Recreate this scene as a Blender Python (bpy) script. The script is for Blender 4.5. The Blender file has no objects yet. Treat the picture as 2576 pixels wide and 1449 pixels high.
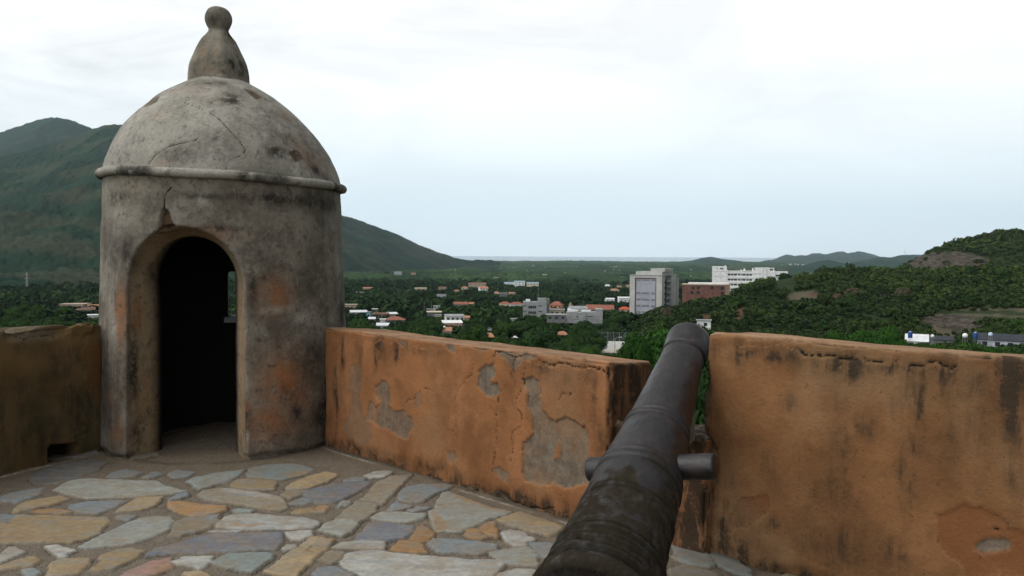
import bpy, bmesh, math, random
import numpy as np
from mathutils import Vector, Matrix
from mathutils.bvhtree import BVHTree

C = bpy.context.scene.collection
scene = bpy.context.scene
# ------------------------------------------------------------------ camera, world, sun, exposure
F, PW, PH, EYE = 2143.0, 2576.0, 1449.0, 1.6          # survey of the photograph, in its 2576 px wide version
PITCH, ROLL = math.atan((724.5 - 637.5) / F), math.radians(0.3)
fw = np.array([0, math.cos(PITCH), -math.sin(PITCH)]); rt = np.array([1., 0, 0]); up = np.cross(rt, fw)
RT = rt * math.cos(ROLL) + up * math.sin(ROLL); UP = -rt * math.sin(ROLL) + up * math.cos(ROLL)
cam = bpy.data.cameras.new('camera'); camo = bpy.data.objects.new('camera', cam); C.objects.link(camo)
cam.sensor_width = 36; cam.lens = 36 * F / PW; cam.clip_start = 0.05; cam.clip_end = 90000
m = Matrix.Identity(4)
for i in range(3):
    m[i][0], m[i][1], m[i][2] = RT[i], UP[i], -fw[i]
m[2][3] = EYE
camo.matrix_world = m
scene.camera = camo

SUN_AZ, SUN_EL = math.radians(-112), math.radians(52)   # azimuth from +Y towards +X
w = bpy.data.worlds.new("World"); scene.world = w; w.use_nodes = True
nt = w.node_tree; N = nt.nodes; L = nt.links
bg = N['Background']; bg.inputs['Strength'].default_value = 0.1
sky = N.new('ShaderNodeTexSky'); sky.sky_type = 'NISHITA'; sky.sun_disc = False
sky.sun_elevation = SUN_EL; sky.sun_rotation = SUN_AZ; sky.dust_density = 2.0
tc = N.new('ShaderNodeTexCoord'); sep = N.new('ShaderNodeSeparateXYZ'); L.new(tc.outputs['Generated'], sep.inputs[0])
ramp = N.new('ShaderNodeValToRGB'); L.new(sep.outputs['Z'], ramp.inputs[0])
ramp.color_ramp.interpolation = 'EASE'
els = ramp.color_ramp.elements
SKYR = [(0.0, (1.08, 1.18, 1.24)), (0.045, (1.02, 1.13, 1.18)), (0.09, (1.0, 1.09, 1.12)), (0.14, (1.06, 1.11, 1.12)), (0.2, (1.08, 1.1, 1.1)), (0.28, (1.1, 1.1, 1.1)), (0.42, (.40, .405, .41)), (1.0, (.33, .335, .345))]
while len(els) < len(SKYR): els.new(0.5)
for e, (p, c) in zip(els, SKYR):
    e.position = p; e.color = (c[0], c[1], c[2], 1)
mp = N.new('ShaderNodeMapping'); mp.inputs['Scale'].default_value = (1.0, 1.0, 3.2); L.new(tc.outputs['Generated'], mp.inputs[0])
cn = N.new('ShaderNodeTexNoise'); cn.inputs['Scale'].default_value = 3.0; cn.inputs['Detail'].default_value = 7; cn.inputs['Roughness'].default_value = .55
cn.inputs['Distortion'].default_value = .6
L.new(mp.outputs[0], cn.inputs['Vector'])
cr = N.new('ShaderNodeMapRange'); cr.inputs['From Min'].default_value = .38; cr.inputs['From Max'].default_value = .62
cr.inputs['To Min'].default_value = -2.8; cr.inputs['To Max'].default_value = 1.4; L.new(cn.outputs['Fac'], cr.inputs[0])
ce_ = N.new('ShaderNodeMapRange'); ce_.inputs['From Min'].default_value = .05; ce_.inputs['From Max'].default_value = .2; ce_.inputs['To Min'].default_value = .12; L.new(sep.outputs['Z'], ce_.inputs[0])
cw_ = N.new('ShaderNodeMapRange'); cw_.inputs['From Min'].default_value = .15; cw_.inputs['From Max'].default_value = -.45; cw_.inputs['To Min'].default_value = .35; L.new(sep.outputs['X'], cw_.inputs[0])
cm_ = N.new('ShaderNodeMath'); cm_.operation = 'MULTIPLY'; L.new(ce_.outputs[0], cm_.inputs[0]); L.new(cw_.outputs[0], cm_.inputs[1])
cf_ = N.new('ShaderNodeMath'); cf_.operation = 'MULTIPLY_ADD'; L.new(cr.outputs[0], cf_.inputs[0]); L.new(cm_.outputs[0], cf_.inputs[1]); cf_.inputs[2].default_value = 10.2
cd_ = N.new('ShaderNodeMapRange'); cd_.interpolation_type = 'SMOOTHSTEP'; cd_.inputs['From Min'].default_value = .55; cd_.inputs['From Max'].default_value = .9; cd_.inputs['To Min'].default_value = 1.; cd_.inputs['To Max'].default_value = .45; L.new(sep.outputs['X'], cd_.inputs[0])   # sky dimmed past the right of the view, added to darken the barrel
ch_ = N.new('ShaderNodeMath'); ch_.operation = 'MULTIPLY'; L.new(cf_.outputs[0], ch_.inputs[0]); L.new(cd_.outputs[0], ch_.inputs[1])
mul = N.new('ShaderNodeVectorMath'); mul.operation = 'SCALE'; L.new(ramp.outputs[0], mul.inputs[0]); L.new(ch_.outputs[0], mul.inputs['Scale'])
gd = N.new('ShaderNodeVectorMath'); gd.operation = 'DOT_PRODUCT'; L.new(tc.outputs['Generated'], gd.inputs[0])   # glow added to the sky round the sun, to light the barrel's left
gd.inputs[1].default_value = (math.sin(SUN_AZ) * math.cos(SUN_EL), math.cos(SUN_AZ) * math.cos(SUN_EL), math.sin(SUN_EL))
gr = N.new('ShaderNodeMapRange'); gr.interpolation_type = 'SMOOTHSTEP'; gr.inputs['From Min'].default_value = .45; gr.inputs['From Max'].default_value = 1.0; gr.inputs['To Max'].default_value = 16.; L.new(gd.outputs['Value'], gr.inputs[0])
ga = N.new('ShaderNodeVectorMath'); ga.operation = 'ADD'; L.new(mul.outputs[0], ga.inputs[0]); L.new(gr.outputs[0], ga.inputs[1])
mixn = N.new('ShaderNodeMixRGB'); mixn.inputs[0].default_value = .93
L.new(sky.outputs[0], mixn.inputs[1]); L.new(ga.outputs[0], mixn.inputs[2]); L.new(mixn.outputs[0], bg.inputs[0])
sl = bpy.data.lights.new('sun', 'SUN'); sl.energy = 0.75; sl.angle = math.radians(18); sl.color = (1, .96, .9)
slo = bpy.data.objects.new('sun', sl); C.objects.link(slo)
sdir = Vector((math.sin(SUN_AZ) * math.cos(SUN_EL), math.cos(SUN_AZ) * math.cos(SUN_EL), math.sin(SUN_EL)))
slo.rotation_euler = sdir.to_track_quat('Z', 'Y').to_euler()
vs = scene.view_settings; scene.display_settings.display_device = 'sRGB'
vs.view_transform = 'Standard'; vs.look = 'None'; vs.gamma = 1; vs.exposure = 0.12; vs.use_curve_mapping = False
scene.render.engine = 'CYCLES'
cy = scene.cycles; cy.use_denoising = True; cy.max_bounces = 6; cy.diffuse_bounces = 3; cy.volume_bounces = 2; cy.use_adaptive_sampling = False

# ------------------------------------------------------------------ survey helpers: a pixel of the photograph -> a point in the place
O = np.array([0, 0, EYE])
def ray(x, y):
    d = fw * F + RT * (x - PW / 2) - UP * (y - PH / 2); return d / d[1]
def floorpt(x, y, z=0.):
    d = ray(x, y); return O + d * ((z - EYE) / d[2])
def atY(x, y, Y): return O + ray(x, y) * Y
def onplane(x, y, p0, n):
    d = ray(x, y); return O + d * (((np.array(p0) - O) @ n) / (d @ n))
def proj(P):
    q = np.asarray(P, float) - O; dd = q @ fw
    return PW / 2 + F * (q @ RT) / dd, PH / 2 - F * (q @ UP) / dd
def crop(ox, oy, s): return lambda pts: [((ox + a / s) * .670833, (oy + b / s) * .670833) for a, b in pts]

# ------------------------------------------------------------------ numpy noise
def _h(ix, iy, seed):
    n = (ix.astype(np.int64) * 374761393 + iy.astype(np.int64) * 668265263 + seed * 144665) & 0xffffffff
    n = ((n ^ (n >> 13)) * 1274126177) & 0xffffffff
    n = ((n ^ (n >> 16)) * 2246822519) & 0xffffffff
    return ((n ^ (n >> 15)) & 0xffffff) / float(0xffffff)
def vn(x, y, seed=0):
    xi = np.floor(x); yi = np.floor(y); fx = x - xi; fy = y - yi
    fx = fx * fx * (3 - 2 * fx); fy = fy * fy * (3 - 2 * fy)
    a = _h(xi, yi, seed); b = _h(xi + 1, yi, seed); c = _h(xi, yi + 1, seed); d = _h(xi + 1, yi + 1, seed)
    return (a + (b - a) * fx) * (1 - fy) + (c + (d - c) * fx) * fy
def fbm(x, y, o=4, seed=0):
    s = 0; a = .5; t = 0
    for k in range(o):
        s = s + a * vn(x, y, seed + k * 7); t += a; a *= .5; x = x * 2.03 + 5.3; y = y * 2.03 + 1.7
    return s / t - .5
def vn3(p, seed=0):
    z = p[:, 2]; zi = np.floor(z); f = z - zi; f = f * f * (3 - 2 * f)
    r = np.zeros(len(p))
    for k in (0, 1):
        sd = ((zi + k).astype(np.int64) * 31 + seed)
        xi = np.floor(p[:, 0]); yi = np.floor(p[:, 1]); fx = p[:, 0] - xi; fy = p[:, 1] - yi
        fx = fx * fx * (3 - 2 * fx); fy = fy * fy * (3 - 2 * fy)
        a = _h(xi, yi, sd); b = _h(xi + 1, yi, sd); c = _h(xi, yi + 1, sd); d = _h(xi + 1, yi + 1, sd)
        r = r + ((a + (b - a) * fx) * (1 - fy) + (c + (d - c) * fx) * fy) * (f if k else 1 - f)
    return r
def fbm3(p, scale, o=4, seed=0):
    s = 0; a = .5; t = 0; q = np.asarray(p) * scale + 100
    for k in range(o):
        s = s + a * vn3(q, seed + k * 13); t += a; a *= .5; q = q * 2.03 + 3.1
    return s / t - .5
def worley(x, y, seed=0):
    xi = np.floor(x); yi = np.floor(y); best = np.full(x.shape, 9.); idv = np.zeros(x.shape)
    for dx in (-1, 0, 1):
        for dy in (-1, 0, 1):
            cx = xi + dx; cy_ = yi + dy
            d = np.hypot(cx + _h(cx, cy_, seed) - x, cy_ + _h(cx, cy_, seed + 91) - y)
            k = d < best; best = np.where(k, d, best); idv = np.where(k, _h(cx, cy_, seed + 17), idv)
    return best, idv
def sst(a, b, x):
    t = np.clip((x - a) / (b - a), 0, 1); return t * t * (3 - 2 * t)
def poly_sd(x, y, poly):          # signed distance, negative inside
    best = np.full(x.shape, 1e9); ins = np.zeros(x.shape, bool); n = len(poly)
    for i in range(n):
        ax, ay = poly[i]; bx, by = poly[(i + 1) % n]
        ex, ey = bx - ax, by - ay
        t = np.clip(((x - ax) * ex + (y - ay) * ey) / (ex * ex + ey * ey + 1e-12), 0, 1)
        best = np.minimum(best, np.hypot(x - ax - t * ex, y - ay - t * ey))
        if ay != by: ins ^= ((ay > y) != (by > y)) & (x < (bx - ax) * (y - ay) / (by - ay) + ax)
    return np.where(ins, -best, best)
def line_d(x, y, pl):
    best = np.full(x.shape, 1e9)
    for (ax, ay), (bx, by) in zip(pl[:-1], pl[1:]):
        ex, ey = bx - ax, by - ay
        t = np.clip(((x - ax) * ex + (y - ay) * ey) / (ex * ex + ey * ey + 1e-12), 0, 1)
        best = np.minimum(best, np.hypot(x - ax - t * ex, y - ay - t * ey))
    return best
def line_d3(P, pl):
    best = np.full(len(P), 1e9)
    for a, b in zip(pl[:-1], pl[1:]):
        e = b - a; t = np.clip(((P - a) @ e) / (e @ e + 1e-12), 0, 1)
        best = np.minimum(best, np.linalg.norm(P - a - t[:, None] * e, axis=1))
    return best

# ------------------------------------------------------------------ object helpers
def tag(o, label=None, cat=None, group=None, kind=None):
    if label: o['label'] = label
    if cat: o['category'] = cat
    if group: o['group'] = group
    if kind: o['kind'] = kind
    return o
def empty(name, loc=(0, 0, 0), rz=0.):
    o = bpy.data.objects.new(name, None); o.empty_display_size = .2; C.objects.link(o)
    o.location = loc; o.rotation_euler = (0, 0, rz); return o
def arr_mesh(name, V, Fc, mats, parent=None, smooth=True, attrs=None, midx=None, link=True):
    V = np.asarray(V, np.float32); Fc = np.asarray(Fc, np.int32)
    me = bpy.data.meshes.new(name); k = Fc.shape[1]
    me.vertices.add(len(V)); me.vertices.foreach_set('co', V.ravel())
    me.loops.add(Fc.size); me.loops.foreach_set('vertex_index', Fc.ravel())
    me.polygons.add(len(Fc)); me.polygons.foreach_set('loop_start', np.arange(0, Fc.size, k, dtype=np.int32))
    me.update(calc_edges=True)
    me.polygons.foreach_set('use_smooth', np.full(len(Fc), smooth))
    for mm in (mats if isinstance(mats, (list, tuple)) else [mats]): me.materials.append(mm)
    if midx is not None: me.polygons.foreach_set('material_index', np.asarray(midx, np.int32))
    for nm, a in (attrs or {}).items():
        a = np.asarray(a, np.float32)
        if a.ndim == 2:
            at = me.attributes.new(nm, 'FLOAT_COLOR', 'POINT')
            at.data.foreach_set('color', np.c_[a, np.ones(len(a), np.float32)].ravel().astype(np.float32))
        else:
            at = me.attributes.new(nm, 'FLOAT', 'POINT'); at.data.foreach_set('value', a)
    me.update()
    if not link: return me
    o = bpy.data.objects.new(name, me); C.objects.link(o)
    if parent: o.parent = parent
    return o
def gridf(nu, nv, wrap=False):
    i = np.arange(nu if wrap else nu - 1)[:, None]; j = np.arange(nv - 1)[None, :]
    a = i * nv + j; b = ((i + 1) % nu) * nv + j
    return np.stack([a, b, b + 1, a + 1], -1).reshape(-1, 4)
class MB:                          # collects boxes, prisms and tubes; build() links them as ONE mesh object
    def __init__(s): s.bm = bmesh.new()
    def box(s, x0, x1, y0, y1, z0, z1):
        v = [s.bm.verts.new((x, y, z)) for z in (z0, z1) for x, y in ((x0, y0), (x1, y0), (x1, y1), (x0, y1))]
        for f in ((3, 2, 1, 0), (4, 5, 6, 7), (0, 1, 5, 4), (1, 2, 6, 5), (2, 3, 7, 6), (3, 0, 4, 7)): s.bm.faces.new([v[i] for i in f])
        return s
    def hexa(s, b, t):             # bottom 4 points, top 4 points
        v = [s.bm.verts.new(p) for p in list(b) + list(t)]
        for f in ((3, 2, 1, 0), (4, 5, 6, 7), (0, 1, 5, 4), (1, 2, 6, 5), (2, 3, 7, 6), (3, 0, 4, 7)): s.bm.faces.new([v[i] for i in f])
        return s
    def poly(s, pts, faces):
        v = [s.bm.verts.new(p) for p in pts]
        for f in faces: s.bm.faces.new([v[i] for i in f])
        return s
    def tube(s, p, q, r0, r1=None, n=8, cap=True):
        r1 = r0 if r1 is None else r1
        p, q = Vector(p), Vector(q); d = (q - p).normalized(); a = d.orthogonal().normalized(); b = d.cross(a)
        A = [s.bm.verts.new(p + (a * math.cos(t) + b * math.sin(t)) * r0) for t in [k * 2 * math.pi / n for k in range(n)]]
        B = [s.bm.verts.new(q + (a * math.cos(t) + b * math.sin(t)) * r1) for t in [k * 2 * math.pi / n for k in range(n)]]
        for k in range(n): s.bm.faces.new((A[k], A[(k + 1) % n], B[(k + 1) % n], B[k]))
        if cap: s.bm.faces.new(A[::-1]); s.bm.faces.new(B)
        return s
    def lathe(s, prof, n=24, c=(0, 0, 0)):
        R = [[s.bm.verts.new((c[0] + r * math.cos(t), c[1] + r * math.sin(t), c[2] + z)) for t in [k * 2 * math.pi / n for k in range(n)]] for r, z in prof]
        for A, B in zip(R[:-1], R[1:]):
            for k in range(n): s.bm.faces.new((A[k], A[(k + 1) % n], B[(k + 1) % n], B[k]))
        s.bm.faces.new(R[0][::-1]); s.bm.faces.new(R[-1]); return s
    def build(s, name, mat, parent=None, smooth=False):
        bmesh.ops.recalc_face_normals(s.bm, faces=s.bm.faces)
        me = bpy.data.meshes.new(name); s.bm.to_mesh(me); s.bm.free()
        me.materials.append(mat)
        if smooth: me.polygons.foreach_set('use_smooth', np.ones(len(me.polygons), bool))
        o = bpy.data.objects.new(name, me); C.objects.link(o)
        if parent: o.parent = parent
        return o
def catmull(pts, n):
    P = np.array(pts, float); P = np.vstack([2 * P[0] - P[1], P, 2 * P[-1] - P[-2]])
    out = []
    for i in range(1, len(P) - 2):
        for k in range(n):
            t = k / n; a, b, c, d = P[i - 1], P[i], P[i + 1], P[i + 2]
            out.append(.5 * ((2 * b) + (c - a) * t + (2 * a - 5 * b + 4 * c - d) * t * t + (3 * b - a - 3 * c + d) * t ** 3))
    out.append(P[-2]); return np.array(out)

# ------------------------------------------------------------------ materials
class NM:
    def __init__(s, name, rough=.9, spec=.25):
        s.m = bpy.data.materials.new(name); s.m.use_nodes = True
        s.N = s.m.node_tree.nodes; s.L = s.m.node_tree.links; s.b = s.N['Principled BSDF']
        s.b.inputs['Roughness'].default_value = rough; s.b.inputs['Specular IOR Level'].default_value = spec
        s.tc = s.N.new('ShaderNodeTexCoord'); s.obj = s.tc.outputs['Object']
    def _in(s, sock, v):
        if hasattr(v, 'is_linked') or isinstance(v, bpy.types.NodeSocket): s.L.new(v, sock)
        elif isinstance(v, (tuple, list)) and len(v) == 3 and sock.type == 'RGBA': sock.default_value = (*v, 1)
        else: sock.default_value = v
    def map(s, scale=(1, 1, 1), rot=(0, 0, 0), loc=(0, 0, 0), src=None):
        n = s.N.new('ShaderNodeMapping'); n.inputs['Scale'].default_value = scale; n.inputs['Rotation'].default_value = rot; n.inputs['Location'].default_value = loc
        s.L.new(src or s.obj, n.inputs[0]); return n.outputs[0]
    def noise(s, scale, detail=5, rough=.55, vec=None, dist=0.):
        n = s.N.new('ShaderNodeTexNoise'); n.inputs['Scale'].default_value = scale; n.inputs['Detail'].default_value = detail
        n.inputs['Roughness'].default_value = rough; n.inputs['Distortion'].default_value = dist
        s.L.new(vec or s.obj, n.inputs['Vector']); return n.outputs['Fac']
    def voro(s, scale, feat='F1', vec=None, rnd=1., out='Distance'):
        n = s.N.new('ShaderNodeTexVoronoi'); n.feature = feat; n.inputs['Scale'].default_value = scale; n.inputs['Randomness'].default_value = rnd
        s.L.new(vec or s.obj, n.inputs['Vector']); return n.outputs[out]
    def rng(s, v, a, b, c=0., d=1.):
        n = s.N.new('ShaderNodeMapRange'); n.interpolation_type = 'SMOOTHSTEP'
        for k, q in zip((1, 2, 3, 4), (a, b, c, d)): n.inputs[k].default_value = q
        s._in(n.inputs[0], v); return n.outputs[0]
    def mix(s, f, a, b):
        n = s.N.new('ShaderNodeMixRGB'); s._in(n.inputs[0], f); s._in(n.inputs[1], a); s._in(n.inputs[2], b); return n.outputs[0]
    def mulc(s, a, b, f=1.):
        n = s.N.new('ShaderNodeMixRGB'); n.blend_type = 'MULTIPLY'; s._in(n.inputs[0], f); s._in(n.inputs[1], a); s._in(n.inputs[2], b); return n.outputs[0]
    def math(s, op, a, b=0.):
        n = s.N.new('ShaderNodeMath'); n.operation = op; s._in(n.inputs[0], a); s._in(n.inputs[1], b); return n.outputs[0]
    def attr(s, name, col=False):
        n = s.N.new('ShaderNodeAttribute'); n.attribute_name = name; return n.outputs['Color' if col else 'Fac']
    def rand(s):
        return s.N.new('ShaderNodeObjectInfo').outputs['Random']
    def bump(s, h, strength=.5, dist=.01, prev=None):
        n = s.N.new('ShaderNodeBump'); n.inputs['Strength'].default_value = strength; n.inputs['Distance'].default_value = dist
        s.L.new(h, n.inputs['Height'])
        if prev: s.L.new(prev, n.inputs['Normal'])
        return n.outputs[0]
    def done(s, col, nrm=None, rough=None):
        s._in(s.b.inputs['Base Color'], col)
        if nrm: s.L.new(nrm, s.b.inputs['Normal'])
        if rough is not None: s._in(s.b.inputs['Roughness'], rough)
        return s.m
def simple(name, col, var=.15, scale=1.5, rough=.85, spec=.25, metal=0.):
    k = NM(name, rough, spec); f = k.noise(scale, 5, .6)
    c = k.mix(k.rng(f, .3, .7), tuple(x * (1 - var) for x in col), tuple(min(1, x * (1 + var)) for x in col))
    k.b.inputs['Metallic'].default_value = metal
    return k.done(c)

def mat_wall(name, base, base2, stain_shade=(.035, .026, .017), grey=(.155, .132, .10), moss=0.):
    k = NM(name, .93, .15)
    big = k.noise(1.7, 6, .6); mid = k.noise(7, 6, .65); fine = k.noise(60, 4, .7); grit = k.noise(240, 2, .6)
    c = k.mix(k.rng(big, .35, .68), base, base2)
    c = k.mix(k.rng(mid, .52, .75, 0, .45), c, tuple(x * .62 for x in base2))
    streak = k.noise(3.2, 5, .6, vec=k.map((1, 1, .22)))
    c = k.mix(k.rng(streak, .55, .75, 0, .4), c, tuple(x * 1.22 for x in base))
    if moss: c = k.mix(k.rng(k.noise(2.6, 6, .65), .42, .62, 0, moss), c, (.032, .028, .011))
    c = k.mix(k.rng(k.attr('repaint'), .2, .8, 0, .8), c, (base[0] * .72, base[1] * .58, base[2] * .55) if not moss else (.16, .07, .022))
    c = k.mix(k.math('MULTIPLY', k.attr('top_light'), k.rng(k.noise(6, 6, .65), .3, .6, .35, .95)), c, (.36, .225, .135) if not moss else (.10, .075, .045))
    gcol = k.mix(k.rng(k.noise(14, 6, .7), .35, .68), tuple(x * .62 for x in grey), tuple(x * 1.15 for x in grey))
    gcol = k.mix(k.rng(k.noise(90, 3, .7), .62, .74, 0, .8), gcol, (.05, .042, .032))
    c = k.mix(k.attr('grey'), c, gcol)
    pale = k.noise(2.4, 6, .68, k.map((1, 1, .7), (0, 0, 0), (4, 9, 2)))
    c = k.mix(k.rng(pale, .5, .72, 0, .5), c, tuple(min(1, x * 1.35 + .02) for x in base))
    dusty = k.noise(1.3, 5, .62, k.map((1, 1, 1), (0, 0, 0), (11, 5, 8)))
    c = k.mix(k.rng(dusty, .48, .66, .05, .6), c, (base[0] * .92, base[1] * 1.18, base[2] * 1.5))
    drip = k.rng(k.noise(11, 6, .7, k.map((1, 1, .16))), .40, .60, .25, 1.)
    sm = k.math('MULTIPLY', k.math('MULTIPLY', k.attr('stain_shade'), 1.7), k.math('MULTIPLY', drip, k.rng(k.noise(13, 7, .75), .34, .58, .25, 1.)))
    c = k.mix(k.math('MINIMUM', sm, .94), c, stain_shade)
    c = k.mix(k.rng(k.noise(34, 6, .75), .58, .68, 0, .5), c, tuple(x * .45 for x in base2))
    c = k.mix(k.rng(k.voro(13), .03, .05, .85, 0), c, (.02, .015, .01))
    c = k.mix(k.rng(k.voro(26), .035, .06, .0, 0.), c, stain_shade)
    c = k.mix(k.rng(k.attr('crack'), .25, .8), c, (.018, .013, .009))
    c = k.mix(k.rng(k.attr('lip'), .2, .9, 0, .6), c, tuple(min(1, x * 1.5) for x in base))
    c = k.mulc(c, k.mix(fine, (.78, .78, .78), (1.18, 1.17, 1.15)))
    nb = k.bump(fine, .5, .007); nb = k.bump(grit, .3, .002, nb); nb = k.bump(mid, .5, .02, nb)
    return k.done(c, nb)
M = {}
M['wall_orange'] = mat_wall('orange_plaster', (.285, .124, .050), (.165, .070, .027))
M['wall_right'] = mat_wall('ochre_plaster', (.235, .112, .046), (.125, .059, .023))
M['wall_left'] = mat_wall('mossy_plaster', (.125, .075, .030), (.070, .048, .020), moss=.75)

def mat_sentry(name, a, b, moldamt=1.):
    k = NM(name, .92, .18)
    n1 = k.noise(2.2, 7, .62); n2 = k.noise(8, 7, .68); n3 = k.noise(40, 5, .7); st = k.noise(4.5, 6, .62, vec=k.map((1, 1, .25)))
    c = k.mix(k.rng(n1, .36, .64), a, b)
    c = k.mix(k.rng(st, .5, .7, 0, .5), c, tuple(x * 1.28 for x in a))
    c = k.mix(k.math('MULTIPLY', k.attr('tan'), k.rng(k.noise(5, 6, .65), .25, .55, .5, 1.)), c, k.mix(k.noise(3, 4), (.25, .175, .095), (.33, .25, .155)))
    c = k.mix(k.rng(n2, .54, .72, 0, .55 * moldamt), c, (.05, .043, .034))
    c = k.mix(k.rng(k.noise(3.4, 7, .7, dist=.4), .54, .7, 0, .65 * moldamt), c, (.07, .058, .043))
    om = k.math('MULTIPLY', k.attr('orange'), k.rng(k.noise(7, 6, .68), .3, .56, .15, 1.))
    c = k.mix(k.math('MINIMUM', om, .9), c, k.mix(k.noise(12, 5), (.30, .095, .03), (.24, .125, .05)))
    pm = k.math('MULTIPLY', k.attr('pale'), k.rng(k.noise(9, 6, .66), .3, .6, .2, 1.))
    c = k.mix(k.math('MINIMUM', pm, .9), c, (.36, .34, .29))
    mm = k.math('MULTIPLY', k.math('MULTIPLY', k.attr('stain_shade'), 1.3), k.rng(k.noise(11, 7, .75), .36, .58, .15, 1.))
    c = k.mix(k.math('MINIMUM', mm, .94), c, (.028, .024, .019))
    c = k.mix(k.rng(k.noise(150, 3, .7), .64, .72, 0, .35), c, (.03, .025, .02))
    c = k.mix(k.attr('grey'), c, (.085, .055, .03))
    c = k.mix(k.rng(k.attr('crack'), .2, .75), c, (.014, .011, .009))
    c = k.mix(k.rng(k.noise(19, 6, .75), .53, .66, 0, .55 * moldamt), c, (.045, .038, .030))
    c = k.mix(k.rng(k.noise(23, 5, .75, k.map((1, 1, .6), (0, 0, 0), (7, 3, 1))), .56, .70, 0, .32), c, tuple(min(1, x * 1.4) for x in a))
    c = k.mulc(c, k.mix(n3, (.62, .62, .62), (1.3, 1.29, 1.27)))
    c = k.mix(k.attr('inner_shade'), c, (.010, .009, .008))
    nb = k.bump(n3, .5, .010); nb = k.bump(n2, .5, .02, nb); nb = k.bump(k.noise(200, 2), .2, .002, nb)
    return k.done(c, nb)
M['sentry'] = mat_sentry('weathered_plaster', (.225, .20, .16), (.098, .084, .066), 1.15)
M['dome'] = mat_sentry('dome_plaster', (.34, .325, .28), (.215, .20, .165), .95)
M['finial'] = mat_sentry('finial_plaster', (.24, .22, .175), (.13, .118, .09), 1.0)
M['jamb'] = None
def mat_floor():
    k = NM('flagstone_paving', .82, .3)
    sc = k.attr('stonecol', True); sm = k.attr('stone')
    vec = k.map((1, 1, 1))
    n1 = k.noise(5, 7, .65, vec); n2 = k.noise(26, 6, .7, vec); sw = k.noise(3.2, 5, .6, k.map((1.2, 4.5, 1), (0, 0, .25)), .5)
    st = k.mix(k.rng(n1, .38, .66, 0, .55), sc, (.20, .135, .07))
    st = k.mix(k.rng(sw, .45, .62, 0, .4), st, (.17, .185, .18))
    st = k.mulc(st, k.mix(n2, (.5, .5, .5), (1.6, 1.6, 1.6)))
    st = k.mulc(st, k.mix(k.noise(110, 3, .7), (.75, .75, .75), (1.25, 1.25, 1.25)))
    st = k.mix(k.rng(k.noise(70, 4, .7), .66, .74, 0, .6), st, (.05, .045, .04))
    peb = k.voro(95); pid = k.voro(95, out='Color')
    mo = k.mix(k.noise(9, 6, .7), (.080, .064, .046), (.19, .155, .115))
    mo = k.mix(k.rng(peb, .1, .42, .6, 0), mo, k.mix(k.rng(k.noise(120, 2), .35, .65), (.035, .028, .02), (.40, .33, .25)))
    mo = k.mix(k.attr('dirt'), mo, (.115, .088, .058))
    mo = k.mix(k.attr('paleline'), mo, (.40, .37, .32))
    st = k.mix(k.math('MULTIPLY', k.attr('dirt'), .75), st, (.10, .08, .056))
    c = k.mix(sm, mo, st)
    c = k.mix(k.math('MULTIPLY', k.attr('gap'), .6), c, (.022, .017, .012))
    nb = k.bump(n2, .3, .006)
    h2 = k.math('MULTIPLY', k.math('SUBTRACT', 1., peb), k.math('SUBTRACT', 1., sm))
    nb = k.bump(h2, .6, .008, nb)
    return k.done(c, nb)
M['floor'] = mat_floor()
def mat_iron():
    k = NM('painted_iron', .34, .6)
    d = k.attr('dirt'); n1 = k.noise(6, 6, .65); n2 = k.noise(45, 5, .7); n3 = k.noise(14, 7, .7)
    c = k.mix(k.rng(n1, .35, .65), (.0075, .0068, .0075), (.015, .0125, .013))
    c = k.mix(k.rng(k.noise(9, 7, .75), .48, .62, 0, .65), c, (.034, .023, .019))
    dm = k.math('MULTIPLY', d, k.rng(n3, .33, .55, .15, 1.))
    c = k.mix(k.math('MINIMUM', dm, .92), c, k.mix(n2, (.012, .010, .007), (.042, .036, .025)))
    c = k.mix(k.rng(k.noise(120, 3, .6), .68, .74, 0, .7), c, (.010, .009, .008))
    c = k.mix(k.attr('crack'), c, (.008, .007, .006))
    ro = k.math('ADD', k.math('ADD', k.rng(n1, .3, .7, .34, .50), k.math('MULTIPLY', dm, .4)), k.math('MULTIPLY', k.attr('crack'), .6))
    c = k.mix(k.rng(k.noise(20, 7, .75), .60, .70, 0, .7), c, (.075, .045, .028))
    k._in(k.b.inputs['Specular IOR Level'], k.math('SUBTRACT', .5, k.math('MULTIPLY', dm, .5)))
    nb = k.bump(n2, .4, .005); nb = k.bump(n3, .4, .012, nb); nb = k.bump(k.noise(110, 3, .7), .3, .003, nb)
    k.b.inputs['Metallic'].default_value = .0
    return k.done(c, nb, ro)
M['iron'] = mat_iron()
def mat_leaf(name, lo, hi, sc=.6):
    k = NM(name, .7, .08)
    r = k.rand(); t = k.attr('tint')
    f = k.math('ADD', k.math('MULTIPLY', t, .65), k.math('MULTIPLY', r, .35))
    c = k.mix(f, lo, hi)
    c = k.mulc(c, k.mix(k.noise(sc, 4, .6), (.4, .4, .4), (1.6, 1.6, 1.5)))
    return k.done(c)
M['leaf_dark'] = mat_leaf('dark_foliage', (.004, .014, .004), (.034, .074, .014))
M['leaf_mid'] = mat_leaf('green_foliage', (.005, .020, .004), (.042, .092, .014))
M['leaf_bright'] = mat_leaf('bright_foliage', (.004, .018, .003), (.034, .098, .012))
M['leaf_yellow'] = mat_leaf('yellow_green_foliage', (.10, .13, .02), (.2, .21, .03))
M['leaf_scrub'] = mat_leaf('scrub_foliage', (.004, .014, .004), (.064, .098, .022))
M['leaf_dry'] = mat_leaf('dry_scrub', (.055, .048, .03), (.12, .10, .058))
M['bark'] = simple('bark', (.07, .055, .04), .3, 6)
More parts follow.
